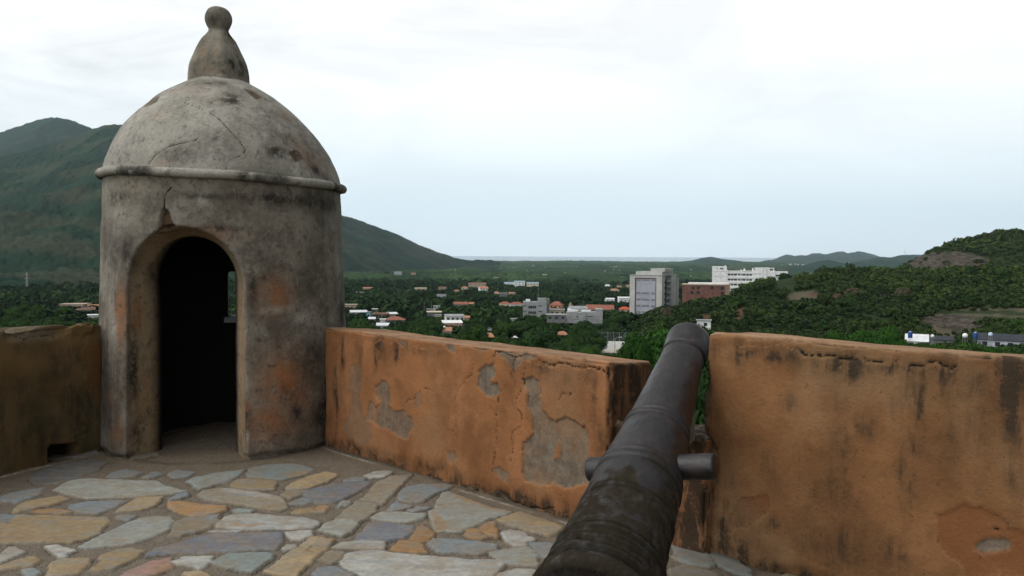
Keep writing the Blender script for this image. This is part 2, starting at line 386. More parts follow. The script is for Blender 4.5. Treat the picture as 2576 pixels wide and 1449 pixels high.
def mat_canopy(name, lo, hi):
    k = NM(name, .9, .04)
    t = k.attr('tint'); c = k.mix(t, lo, hi)
    c = k.mix(k.rng(k.noise(.004, 5, .6), .5, .75, 0, .4), c, (.06, .066, .034))
    c = k.mix(k.attr('bare'), c, (.13, .095, .06))
    c = k.mulc(c, k.mix(k.noise(.18, 5, .7), (.45, .45, .45), (1.5, 1.5, 1.5)))
    nb = k.bump(k.noise(.35, 4, .7), .7, 2.)
    return k.done(c, nb)
M['canopy'] = mat_canopy('forest_canopy', (.006, .022, .008), (.050, .088, .030))
M['mountain'] = mat_canopy('mountain_forest', (.005, .018, .010), (.020, .048, .026))
def mat_ground():
    k = NM('valley_ground', .95, .1)
    c = k.mix(k.noise(.05, 6, .65), (.010, .024, .006), (.036, .048, .016))
    rock = k.mix(k.rng(k.noise(.35, 7, .75, k.map((1, 1, 2.2))), .35, .65), (.022, .018, .015), k.mix(k.noise(.06, 4), (.075, .058, .042), (.135, .118, .095)))
    c = k.mix(k.attr('bare'), c, rock)
    c = k.mix(k.attr('path'), c, k.mix(k.noise(.3, 6, .7), (.055, .05, .03), (.13, .11, .07)))
    c = k.mix(k.attr('red'), c, k.mix(k.noise(.3, 6, .7), (.06, .03, .018), (.13, .065, .038)))
    nb = k.bump(k.noise(.25, 6, .7), .8, 1.5)
    return k.done(c, nb)
M['ground'] = mat_ground()
def mat_sea():
    k = NM('sea_water', .22, .5)
    nb = k.bump(k.noise(.02, 5, .6, k.map((1, 3, 1))), .3, 3.)
    return k.done(k.mix(k.noise(.0006, 4, .6), (.10, .15, .18), (.16, .21, .24)), nb)
M['sea'] = mat_sea()
def mat_tile(name, a, b):
    k = NM(name, .85, .2)
    wv = k.N.new('ShaderNodeTexWave'); wv.inputs['Scale'].default_value = 1.3; wv.inputs['Distortion'].default_value = .6; k.L.new(k.obj, wv.inputs[0])
    c = k.mix(k.rng(k.noise(.8, 6, .7), .3, .7), a, b)
    c = k.mulc(c, k.mix(wv.outputs['Fac'], (.8, .8, .8), (1.1, 1.1, 1.1)))
    return k.done(c, k.bump(wv.outputs['Fac'], .5, .1))
M['tile_red'] = mat_tile('red_roof_tile', (.22, .08, .05), (.34, .145, .095))
M['tile_bright'] = mat_tile('bright_red_roof', (.50, .085, .04), (.55, .11, .05))
M['tile_brown'] = mat_tile('brown_roof_tile', (.12, .065, .045), (.2, .12, .08))
M['tile_salmon'] = mat_tile('salmon_roof_tile', (.40, .17, .09), (.48, .26, .16))
M['zinc'] = simple('pale_metal_roof', (.66, .66, .66), .15, .6, .5)
M['white'] = simple('white_wall', (.72, .72, .69), .12, .5)
M['cream'] = simple('cream_wall', (.62, .54, .38), .12, .5)
M['tan'] = simple('tan_wall', (.42, .34, .25), .15, .5)
M['pink'] = simple('pink_wall', (.55, .33, .24), .15, .5)
M['salmon'] = simple('salmon_wall', (.60, .28, .16), .12, .5)
M['teal'] = simple('teal_wall', (.16, .45, .50), .12, .5)
M['bluewhite'] = simple('pale_blue_roof', (.50, .64, .80), .1, .5)
M['concrete'] = simple('grey_concrete', (.28, .285, .28), .18, .35)
M['concrete_dk'] = simple('dark_concrete', (.16, .16, .155), .2, .5)
M['beige'] = simple('beige_render', (.385, .38, .35), .12, .25)
M['panel'] = simple('grey_facade_panel', (.30, .305, .335), .1, .3)
M['brick'] = simple('red_brick', (.165, .075, .055), .25, .4)
M['brick_buff'] = simple('buff_brick', (.30, .21, .15), .2, .5)
M['glass'] = simple('dark_window_glass', (.022, .026, .03), .3, .8, .25, .5)
M['shutter'] = simple('grey_window_shutter', (.15, .155, .17), .15, .8)
M['orange_paint'] = simple('orange_wall', (.60, .30, .09), .12, .5)
M['grey_wall'] = simple('pale_grey_wall', (.45, .47, .50), .12, .5)
M['tank_blue'] = simple('blue_plastic', (.02, .07, .24), .1, 1, .45)
M['tank_white'] = simple('white_fibreglass', (.74, .74, .70), .08, 1, .5)
M['steel'] = simple('galvanised_steel', (.3, .31, .32), .12, 2, .45, .5, .5)
M['slate'] = simple('dark_slate_roof', (.035, .038, .045), .25, .8)
M['court'] = simple('pale_court', (.42, .40, .34), .15, .4)
M['thatch'] = simple('thatch', (.22, .17, .10), .25, 2)
M['carpaint'] = simple('white_car_paint', (.72, .72, .72), .05, 1, .3, .5)
M['rubber'] = simple('rubber', (.02, .02, .02), .2, 5)
M['soil'] = simple('rampart_masonry', (.16, .12, .08), .25, 2)
M['stone_block'] = simple('stone_block', (.15, .13, .10), .3, 7)

# ------------------------------------------------------------------ walls of the terrace
A0 = floorpt(840, 1130); B0 = floorpt(1430, 1310)
WD = (B0 - A0) / np.linalg.norm(B0 - A0); WN = np.array([-WD[1], WD[0], 0.])     # along the wall, outwards
UPV = np.array([0, 0, 1.])
OFF_R = .11
def wall_sz(p0, wd, wn, pts): 
    out = []
    for x, y in pts:
        q = onplane(x, y, p0, wn) - p0; out.append((q @ wd, q[2]))
    return out
def build_wall(name, p0, wd, wn, s0, s1, H, T, mat, feat, r=.05, step=.009, topslope=.03, splay0=0., splay1=0., zb=-.1, label=None, lump=.012, roundend=.05):
    nz = int((H - zb - r) / step); nd = max(6, int((T - 2 * r) / (step * 1.6))); na = 6
    prof = [(0., zb + (H - r - zb) * i / nz, -1., 0.) for i in range(nz)]
    prof += [(r - r * math.cos(a), H - r + r * math.sin(a), -math.cos(a), math.sin(a)) for a in [math.pi / 2 * i / na for i in range(na)]]
    prof += [(r + (T - 2 * r) * i / nd, H, 0., 1.) for i in range(nd)]
    prof += [(T - r + r * math.sin(a), H - r + r * math.cos(a), math.sin(a), math.cos(a)) for a in [math.pi / 2 * i / na for i in range(na)]]
    prof += [(T, H - r - (H - r - zb) * i / 24, 1., 0.) for i in range(25)]
    prof = np.array(prof); npf = len(prof)
    ns = int((s1 - s0 - 2 * roundend) / step)
    ss = [(s0 + roundend * (1 - math.sin(a)), math.cos(a), -math.sin(a)) for a in [math.pi / 2 * (1 - i / na) for i in range(na)]]
    ss = [(s, c, k) for s, c, k in ss]
    ss += [(s0 + roundend + (s1 - s0 - 2 * roundend) * i / ns, 1., 0.) for i in range(ns + 1)]
    ss += [(s1 - roundend * (1 - math.sin(a)), math.cos(a), math.sin(a)) for a in [math.pi / 2 * (i + 1) / na for i in range(na)]]
    S, D, Z, NS, ND, NZ = [], [], [], [], [], []
    cz = (zb + H) / 2
    for s, c, k in ss:
        ins = roundend * (1 - c)
        S.append(np.full(npf, s)); D.append(prof[:, 0] - prof[:, 2] * ins); Z.append(prof[:, 1] - prof[:, 3] * ins)
        NS.append(np.full(npf, k)); ND.append(prof[:, 2] * c); NZ.append(prof[:, 3] * c)
    S, D, Z, NS, ND, NZ = [np.concatenate(a) for a in (S, D, Z, NS, ND, NZ)]
    faces = [gridf(len(ss), npf)]
    base = len(S)
    for side, (s, c, k) in ((0, ss[0]), (1, ss[-1])):      # end caps
        ins = roundend * (1 - c); rows = nz + na; K = 28
        fr = prof[:rows]
        zz = np.repeat(fr[:, 1] - fr[:, 3] * ins, K)
        d0 = fr[:, 0] - fr[:, 2] * ins; t = np.linspace(0, 1, K)
        dd = (d0[:, None] + (T - 2 * d0)[:, None] * t[None, :]).ravel()
        g = gridf(rows, K) + base
        faces.append(g if side == 0 else g[:, ::-1])
        S = np.r_[S, np.full(rows * K, s)]; D = np.r_[D, dd]; Z = np.r_[Z, zz]
        NS = np.r_[NS, np.full(rows * K, -1. if side == 0 else 1.)]; ND = np.r_[ND, np.zeros(rows * K)]; NZ = np.r_[NZ, np.zeros(rows * K)]
        base += rows * K
    front = np.clip(-ND, 0, 1); topm = np.clip(NZ, 0, 1); endm = np.abs(NS)
    # coordinate unrolled over the front and top so that features run over the edge
    zu = Z + D * topm
    at = {k: np.zeros(len(S)) for k in ('grey', 'stain_shade', 'crack', 'repaint', 'lip', 'top_light')}; at['top_light'] = topm ** 2 * (Z > H * .9)  # top faces painted paler, as if lit by the sky
    h = lump * (fbm(S * 2.3 + D, zu * 2.3, 3, 5) * 2 + .4 * fbm(S * 9, zu * 9 + D * 9, 3, 8))
    wx = fbm(S * 14, zu * 14, 4, 21) * .07 + fbm(S * 55, zu * 55, 2, 23) * .018; wz = fbm(S * 14, zu * 14, 4, 33) * .07 + fbm(S * 55, zu * 55, 2, 24) * .018
    nearf = np.clip(front + topm * (D < .12), 0, 1)
    for poly, depth, amt, key in feat.get('patch', []):
        sd = poly_sd(S + wx * .7, zu + wz * .7, poly)
        mk = sst(.006, -.008, sd) * nearf * amt
        hole = 0
        at[key] = np.maximum(at[key], mk); h -= depth * 1.7 * mk
        at['lip'] = np.maximum(at['lip'], np.exp(-((sd - .006) / .006) ** 2) * nearf * (.5 if depth > 0 else .8))
        if depth > 0: at['crack'] = np.maximum(at['crack'], .55 * np.exp(-((sd + .003) / .004) ** 2) * nearf * (fbm(S * 6, zu * 6, 3, 77) > -.05))
    for poly in feat.get('island', []):
        mk = sst(.006, -.006, poly_sd(S + wx * .5, zu + wz * .5, poly)) * nearf
        at['grey'] *= 1 - mk; h += .006 * mk
    edge = np.clip(4 * ND ** 2 * NZ ** 2 + 4 * ND ** 2 * NS ** 2 + 4 * NZ ** 2 * NS ** 2, 0, 1)
    chip = edge * sst(.42, .68, vn(S * 13 + Z * 5, Z * 11 + D * 9, 91) * .6 + .4 * vn(S * 34, Z * 31 + D * 27, 92))
    h -= .028 * chip; at['grey'] = np.maximum(at['grey'], .55 * chip)
    for pl, wd_, amt in feat.get('crack', []):
        d = line_d(S + wx * .8, zu + wz * .8, pl)
        wv = wd_ * (.25 + .95 * vn(S * 14, zu * 14, 3))
        mk = np.exp(-(d / wv) ** 2) * nearf * amt
        at['crack'] = np.maximum(at['crack'], mk); h -= .012 * mk
    for pl, amt in feat.get('lipline', []):                # flaked edge of an old coat of paint
        d = line_d(S + wx * .5, zu + wz * .5, pl)
        at['lip'] = np.maximum(at['lip'], np.exp(-(d / .0045) ** 2) * nearf * amt * sst(.25, .6, vn(S * 7, zu * 7, 13)))
    for cs, czz, rs, rz, amt in feat.get('blot', []):
        at['stain_shade'] = np.maximum(at['stain_shade'], amt * np.exp(-((S + wx - cs) / rs) ** 2 - ((zu + wz - czz) / rz) ** 2) * np.clip(front + endm + topm * .6, 0, 1))
    for fn in feat.get('fn', []): fn(S, D, Z, zu, front, topm, endm, NS, at, h)
    S2 = S + NS * h + D * np.where(S < (s0 + s1) / 2, splay0, splay1) * np.clip(np.where(S < (s0 + s1) / 2, 1 - (S - s0) / .5, 1 - (s1 - S) / .5), 0, 1)
    D2 = D + ND * h; Z2 = Z + NZ * h - topslope * np.clip(D / T, 0, 1) * np.clip(Z / H, 0, 1) ** 3
    V = np.array(p0)[None] + S2[:, None] * wd + D2[:, None] * wn + Z2[:, None] * UPV
    me_at = {k: v for k, v in at.items()}
    o = arr_mesh(name, V, np.concatenate(faces), mat, None, True, me_at)
    return o

cW = crop(1200, 1200, 1.509); cR = crop(2600, 1200, 1.51)
def cw(pts): return wall_sz(A0, WD, WN, cW(pts))
PR0 = A0 + WN * OFF_R
def cr_(pts): return wall_sz(PR0, WD, WN, cR(pts))
featC = {'patch': [(cw(p), d, a, 'grey') for p, d, a in [
    ([(165, 260), (225, 255), (235, 330), (225, 430), (240, 520), (285, 600), (300, 660), (250, 720), (140, 640), (130, 600), (165, 520), (185, 430), (165, 370), (158, 300)], .002, .62),
    ([(345, 350), (385, 360), (400, 420), (390, 480), (420, 510), (480, 505), (515, 550), (535, 600), (500, 670), (440, 660), (380, 625), (330, 600), (265, 570), (255, 545), (275, 465), (300, 465), (315, 490), (345, 480), (330, 440), (310, 410), (315, 375)], .006, .8),
    ([(900, 280), (930, 255), (960, 265), (985, 250), (985, 300), (950, 330), (965, 355), (1000, 345), (1020, 400), (990, 430), (930, 430), (890, 370), (890, 310)], .007, .95),
    ([(1150, 340), (1190, 325), (1235, 345), (1255, 410), (1250, 500), (1290, 545), (1340, 570), (1390, 545), (1440, 580), (1500, 590), (1520, 640), (1520, 880), (1530, 910), (1470, 940), (1400, 960), (1310, 930), (1220, 940), (1150, 900), (1130, 800), (1145, 690), (1200, 640), (1190, 560), (1170, 500), (1170, 420), (1150, 370)], .008, .97),
    ([(710, 750), (770, 740), (775, 790), (745, 820), (715, 780)], .004, .7),
    ([(700, 130), (770, 135), (765, 190), (735, 180), (705, 150)], .006, .95),
    ([(985, 165), (1230, 185), (1225, 215), (1150, 235), (1110, 290), (1085, 265), (1060, 230), (1000, 205)], .006, .9),
    ([(885, 150), (930, 150), (920, 180), (890, 175)], .005, .9), ([(430, 110), (500, 115), (495, 150), (450, 150)], .003, .7),
    ([(540, 410), (575, 400), (575, 470), (550, 500), (528, 480)], .001, .45),
    ([(980, 840), (1020, 830), (1070, 870), (1060, 920), (1000, 890)], .004, .7),
    ([(600, 870), (690, 895), (690, 925), (610, 905)], .004, .9), ([(790, 925), (900, 950), (920, 1000), (800, 955)], .006, .9),
    ([(950, 985), (1000, 970), (1080, 1010), (1080, 1040), (960, 1015)], .004, .9), ([(1140, 1045), (1230, 1060), (1250, 1085), (1150, 1070)], .004, .9)]],
    'island': [cw([(1340, 680), (1350, 720), (1350, 785), (1310, 785), (1325, 720)])],
    'crack': [(cw(p), wd_, a) for p, wd_, a in [
        ([(870, 250), (855, 310), (820, 340), (785, 390), (765, 450), (770, 520), (755, 590), (760, 625), (740, 640), (715, 635)], .0035, .7),
        ([(1015, 415), (1000, 480), (990, 560), (995, 640), (985, 720), (978, 830), (970, 900)], .0045, .9),
        ([(1155, 275), (1150, 370), (1125, 420), (1110, 450), (1110, 500), (1130, 540), (1130, 600), (1100, 630), (1085, 680), (1085, 740), (1075, 800)], .0045, .9),
        ([(985, 180), (1060, 200), (1130, 205), (1180, 200), (1225, 210), (1250, 240), (1330, 255), (1400, 250), (1450, 270), (1500, 285), (1560, 275), (1600, 300), (1640, 310), (1680, 300)], .0055, 1.),
        ([(1100, 220), (1095, 260), (1105, 300), (1120, 290)], .006, 1.), ([(990, 165), (985, 200), (975, 215)], .005, .9),
        ([(490, 465), (540, 440), (570, 395), (600, 405), (640, 400)], .003, .7), ([(1340, 460), (1360, 420), (1410, 410), (1460, 400), (1500, 380)], .0035, .8),
        ([(100, 180), (130, 280), (135, 320)], .003, .6), ([(150, 540), (135, 590)], .003, .6),
        ([(560, 880), (640, 920), (700, 930)], .004, .7), ([(880, 930), (920, 950), (935, 1000)], .007, 1.), ([(1085, 1020), (1130, 1045), (1250, 1080), (1320, 1055)], .007, .9), ([(1640, 470), (1630, 600)], .004, .6)]],
    'lipline': [(cw([(150, 150), (180, 125), (210, 115), (240, 145), (270, 115), (300, 135), (340, 105), (390, 145), (430, 120), (470, 155), (540, 150), (600, 165), (640, 195), (670, 170), (720, 195), (780, 190), (830, 205), (870, 200)]), 1.),
                (cw([(1170, 235), (1240, 260), (1330, 270), (1400, 280), (1480, 290), (1540, 280)]), .8)],
    'blot': [(*q, rs, rz, a) for q, rs, rz, a in [(cw([(335, 160)])[0], .07, .10, 1.), (cw([(430, 180)])[0], .035, .06, .9), (cw([(320, 230)])[0], .03, .09, .8), (cw([(120, 200)])[0], .05, .14, .7), (cw([(230, 200)])[0], .04, .10, .5),
        (cw([(1260, 280)])[0], .13, .05, .6), (cw([(1380, 310)])[0], .05, .06, .6), (cw([(1520, 300)])[0], .05, .06, .6), (cw([(90, 450)])[0], .05, .4, .6), (cw([(1090, 330)])[0], .02, .1, .5), (cw([(640, 180)])[0], .12, .03, .5), (cw([(520, 160)])[0], .1, .03, .6),
        (cw([(760, 920)])[0], .03, .05, .7), (cw([(1300, 1070)])[0], .08, .03, .8), (cw([(1400, 1080)])[0], .05, .06, .5), (cw([(1560, 480)])[0], .02, .2, .5), (cw([(1590, 680)])[0], .025, .1, .5)]]}
def fnC(S, D, Z, zu, front, topm, endm, NS, at, h):
    right = np.clip(NS, 0, 1)                              # the embrasure cheek, turned from the light, has its shade painted in
    at['stain_shade'] = np.maximum(at['stain_shade'], right * (.75 + .5 * fbm(S * 5 + D * 5, Z * 2, 4, 3)))
    at['stain_shade'] = np.maximum(at['stain_shade'], .45 * np.clip(topm, 0, 1) * sst(.25, .6, vn(S * 5, D * 5, 4)) * .6)
    low = sst(.16, .0, Z + fbm(S * 8, Z * 4, 3, 12) * .12) * front
    h -= .02 * low * sst(.3, .7, vn(S * 9, Z * 9, 6)); at['stain_shade'] = np.maximum(at['stain_shade'], .8 * low)
featC['fn'] = [fnC]
s1C = wall_sz(A0, WD, WN, [(1533, 930)])[0][0]
def wall_front_end(): pass
o = build_wall('parapet_wall', A0, WD, WN, -.15, s1C, .985, .44, M['wall_orange'], featC, r=.024, roundend=.03)
tag(o, 'low orange parapet wall between the sentry box and the cannon, plaster flaking off in grey patches', 'wall')

featR = {'patch': [(cr_([(1365, 1100), (1420, 1070), (1520, 1050), (1620, 1070), (1740, 1110), (1770, 1170), (1872, 1200), (1960, 1300), (1960, 1449), (1540, 1449), (1510, 1380), (1420, 1320), (1380, 1260), (1365, 1180)]), .004, 1., 'repaint'),
    (cr_([(1605, 1300), (1625, 1255), (1700, 1230), (1770, 1235), (1785, 1270), (1770, 1310), (1720, 1335), (1650, 1335)]), .006, .9, 'grey'),
    (cr_([(155, 1180), (240, 1040), (310, 1000), (420, 985), (435, 1040), (420, 1090), (360, 1140), (300, 1180), (260, 1160), (210, 1220), (175, 1220)]), .004, .8, 'repaint'),
    (cr_([(590, 155), (650, 175), (680, 205), (650, 205), (600, 180)]), .004, .9, 'grey'), (cr_([(555, 160), (585, 145), (580, 175)]), .003, .6, 'grey'), (cr_([(830, 145), (880, 140), (885, 158), (840, 158)]), .004, .6, 'grey'),
    (cr_([(60, 230), (100, 230), (95, 330), (80, 440), (95, 520), (70, 600), (110, 700), (130, 760), (60, 760), (30, 500)]), .010, .8, 'grey')],
    'crack': [(cr_([(580, 150), (610, 175), (660, 205), (690, 190), (740, 190), (790, 190), (830, 220), (870, 228), (920, 225), (980, 215), (1040, 230), (1100, 228), (1190, 230), (1240, 255), (1290, 258), (1330, 240), (1400, 245), (1500, 260)]), .0055, 1.),
              (cr_([(460, 1260), (560, 1300), (640, 1360), (760, 1400)]), .003, .5), (cr_([(780, 880), (800, 930), (850, 980)]), .002, .5), (cr_([(1680, 1185), (1710, 1190), (1715, 1220)]), .004, .9), (cr_([(940, 1240), (935, 1310), (900, 1360)]), .003, .4)],
    'lipline': [(cr_([(270, 150), (330, 150), (400, 155), (440, 140), (500, 145), (560, 165)]), .9), (cr_([(270, 150), (262, 260), (270, 380)]), .5), (cr_([(1700, 250), (1872, 300)]), .3), (cr_([(420, 985), (445, 1100), (455, 1200), (380, 1200), (330, 1260), (280, 1180)]), .5)],
    'blot': [(*cr_([p])[0], rs, rz, a) for p, rs, rz, a in [((230, 180), .12, .06, .7), ((480, 190), .14, .05, .65), ((650, 230), .1, .04, .6), ((840, 250), .10, .06, .9), ((890, 300), .05, .06, .8), ((1000, 260), .22, .05, .7), ((1250, 280), .12, .06, .7), ((1500, 320), .2, .09, .8), ((1700, 340), .26, .14, 1.), ((1860, 400), .2, .24, 1.), ((1560, 290), .25, .06, 1.), ((1100, 275), .3, .035, .9), ((420, 205), .3, .03, .8),
        ((1275, 460), .03, .12, .75), ((1275, 370), .05, .06, .6), ((1200, 820), .04, .22, .65), ((1230, 940), .03, .07, .7), ((1240, 720), .05, .1, .6), ((830, 800), .05, .25, .55), ((780, 950), .09, .14, .45), ((780, 1280), .16, .12, .6), ((1000, 620), .07, .06, .55), ((1120, 1310), .09, .09, .5), ((700, 1080), .1, .14, .35), ((1650, 600), .16, .12, .5), ((1760, 880), .12, .08, .4), ((1180, 450), .03, .14, .5), ((560, 480), .05, .05, .4), ((1500, 700), .14, .1, .35),
        ((40, 1000), .16, .36, 1.), ((90, 1200), .2, .16, 1.), ((260, 1330), .16, .10, .7), ((450, 1160), .03, .05, .6), ((450, 820), .2, .2, .25)]]}
def fnR(S, D, Z, zu, front, topm, endm, NS, at, h):
    at['stain_shade'] = np.maximum(at['stain_shade'], np.clip(-NS, 0, 1) * .8)
    low = sst(.10, .0, Z + fbm(S * 8, Z * 4, 3, 12) * .1) * front
    h -= .02 * low * sst(.3, .7, vn(S * 9, Z * 9, 6)); at['stain_shade'] = np.maximum(at['stain_shade'], .9 * low)
    edge = np.clip(1 - (S - sR0) / .05, 0, 1)
    h -= .03 * edge * sst(.35, .75, vn(Z * 11, D * 6, 9))
featR['fn'] = [fnR]
qa = wall_sz(PR0, WD, WN, [(1770, 900)])[0]; qb = wall_sz(PR0, WD, WN, [(2576, 897)])[0]
sR0 = qa[0]; HR = wall_sz(PR0, WD, WN, [(2100, 862)])[0][1]
o = build_wall('parapet_wall', PR0, WD, WN, sR0, sR0 + 3.2, HR, .42, M['wall_right'], featR, r=.022, step=.010, roundend=.025)
tag(o, 'taller ochre parapet wall right of the cannon, with black mould streaks and a long crack under its top', 'wall')

LA = floorpt(248, 1137); LB = floorpt(0, 1198)
LD = (LA - LB) / np.linalg.norm(LA - LB); LN = np.array([-LD[1], LD[0], 0.])
cL = crop(0, 1150, 1.4346)
def cl(pts): return wall_sz(LB, LD, LN, cL(pts))
HL = np.mean([wall_sz(LB, LD, LN, [p])[0][1] for p in [(0, 830), (245, 810)]])
hole = cl([(262, 765), (290, 750), (380, 742), (415, 740), (425, 790), (390, 820), (270, 838)])
featL = {'patch': [(cl([(430, 250), (470, 200), (540, 190), (545, 560), (500, 500), (470, 440), (450, 400), (470, 330)]), -.003, .9, 'repaint'), (cl([(20, 150), (130, 150), (170, 180), (300, 170), (330, 120), (230, 110), (20, 130)]), .006, .5, 'grey')],
    'blot': [(*cl([p])[0], rs, rz, a) for p, rs, rz, a in [((200, 700), .35, .25, .6), ((420, 560), .2, .3, .6), ((60, 560), .3, .25, .45), ((320, 330), .2, .15, .4), ((300, 880), .3, .08, .8)]],
    'crack': [(cl([(250, 745), (290, 745)]), .006, 1.), (cl([(400, 700), (450, 680), (480, 670)]), .004, .8), (cl([(20, 175), (90, 165), (180, 175), (260, 150), (330, 165), (420, 150)]), .006, .8)]}
def fnL(S, D, Z, zu, front, topm, endm, NS, at, h):
    mk = sst(.012, -.012, poly_sd(S, Z, hole)) * front
    h -= .22 * mk; at['crack'] = np.maximum(at['crack'], mk)
    t = np.clip(front * sst(HL - .16, HL - .02, Z) + topm, 0, 1)
    h -= .035 * t * sst(.35, .7, vn(S * 8, zu * 9, 4)); at['grey'] = np.maximum(at['grey'], .7 * t * sst(.4, .6, vn(S * 6, zu * 8, 14)))
    at['lip'] = np.maximum(at['lip'], front * sst(.5, .75, vn(S * 3.2, Z * 3.2, 55)) * sst(HL - .6, HL - .1, Z) * .9)
featL['fn'] = [fnL]
sL1 = (LA - LB) @ LD + .12
o = build_wall('parapet_wall', LB, LD, LN, -3.0, sL1, HL, .42, M['wall_left'], featL, r=.03, step=.011)
tag(o, 'dark mossy brown parapet wall left of the sentry box, with a drain hole at its foot', 'wall')

# the low masonry sill that closes the embrasure under the barrel
def embrasure():
    sA = s1C - .02; sB = sR0 + .05
    f = {'fn': [lambda S, D, Z, zu, front, topm, endm, NS, at, h: (at['stain_shade'].__iadd__(np.clip(.95 + 1.0 * fbm(S * 4, zu * 4, 4, 2), 0, 1)), at['grey'].__iadd__(topm * .8), h.__iadd__(.03 * topm * fbm(S * 12, D * 12, 3, 4)))]}
    o = build_wall('embrasure_sill', A0 + WN * .06, WD, WN, sA, sB, .63, .36, M['wall_orange'], f, r=.02, step=.012, lump=.05, roundend=.01)
    tag(o, 'stained masonry sill closing the gap between the two parapet walls beneath the cannon', 'sill')
embrasure()

# ------------------------------------------------------------------ terrace floor: flagstones in mortar
COL = {'B': (.155, .175, .18), 'G': (.235, .245, .215), 'T': (.26, .195, .11), 'O': (.26, .15, .065), 'P': (.25, .15, .12), 'W': (.31, .305, .275), 'D': (.115, .12, .135), 'K': (.09, .095, .10), 'Q': (.19, .165, .12), 'E': (.175, .205, .195)}
fA = crop(0, 1680, 3.0186); fB = crop(600, 1680, 3.0186); fC = crop(1200, 1650, 2.576); fD = crop(2400, 1900, 3.68)
ST = []
def stn(cf, col, pts, over=False):
    ST.append(([tuple(floorpt(x, y)[:2]) for x, y in cf(pts)], COL[col], over))
for c, p in [
 ('G', [(635,490),(700,440),(830,380),(1050,360),(1300,370),(1550,380),(1750,380),(1880,440),(2080,490),(1900,525),(1600,550),(1300,570),(1000,580),(850,540),(700,515)]),
 ('B', [(-60,600),(0,570),(60,540),(300,490),(480,460),(420,540),(200,620),(20,605)]), ('T', [(160,735),(200,680),(260,630),(450,590),(690,550),(760,590),(560,650),(330,700)]),
 ('O', [(390,725),(480,705),(650,700),(790,730),(700,748),(500,745)]), ('B', [(795,690),(830,650),(1000,620),(1390,610),(1280,680),(1100,740),(900,730)]),
 ('T', [(1330,725),(1420,670),(1560,575),(1830,570),(1740,660),(1600,700)]), ('T', [(-350,790),(100,775),(500,780),(1180,795),(1225,845),(1130,920),(1120,980),(960,1030),(800,1070),(600,1065),(300,1080),(-350,1090)]),
 ('B', [(1320,790),(1400,770),(1530,770),(1440,830)]), ('G', [(900,1120),(1100,1030),(1350,910),(1550,820),(1720,795),(1900,800),(1960,850),(1900,930),(1750,1000),(1500,1080),(1250,1110),(1000,1140)]),
 ('W', [(-60,1310),(0,1230),(100,1150),(180,1140),(270,1190),(160,1240),(40,1300)]), ('W', [(520,1130),(640,1120),(840,1175),(760,1215),(710,1255),(600,1200)]),
 ('T', [(1060,1365),(1160,1290),(1150,1235),(1350,1170),(1480,1150),(1610,1175),(1550,1240),(1400,1320),(1280,1375),(1120,1385)]), ('T', [(555,1440),(575,1350),(640,1290),(900,1270),(1020,1265),(960,1340),(880,1420),(700,1449),(560,1460)]),
 ('T', [(-80,1400),(0,1350),(150,1300),(340,1240),(410,1290),(340,1340),(150,1370),(0,1400)]), ('E', [(250,1410),(340,1380),(430,1400),(400,1449),(300,1449)]), ('P', [(1380,1449),(1500,1390),(1700,1310),(1910,1270),(1930,1380),(1800,1420),(1600,1480)]),
 ('K', [(330,370),(420,300),(600,230),(1000,150),(1180,180),(1100,250),(900,330),(650,400),(400,410)]), ('B', [(1225,330),(1300,290),(1430,255),(1590,290),(1500,330),(1300,345)]), ('B', [(1640,330),(1720,285),(1800,285),(1820,310),(1700,345)])]: stn(fA, c, p)
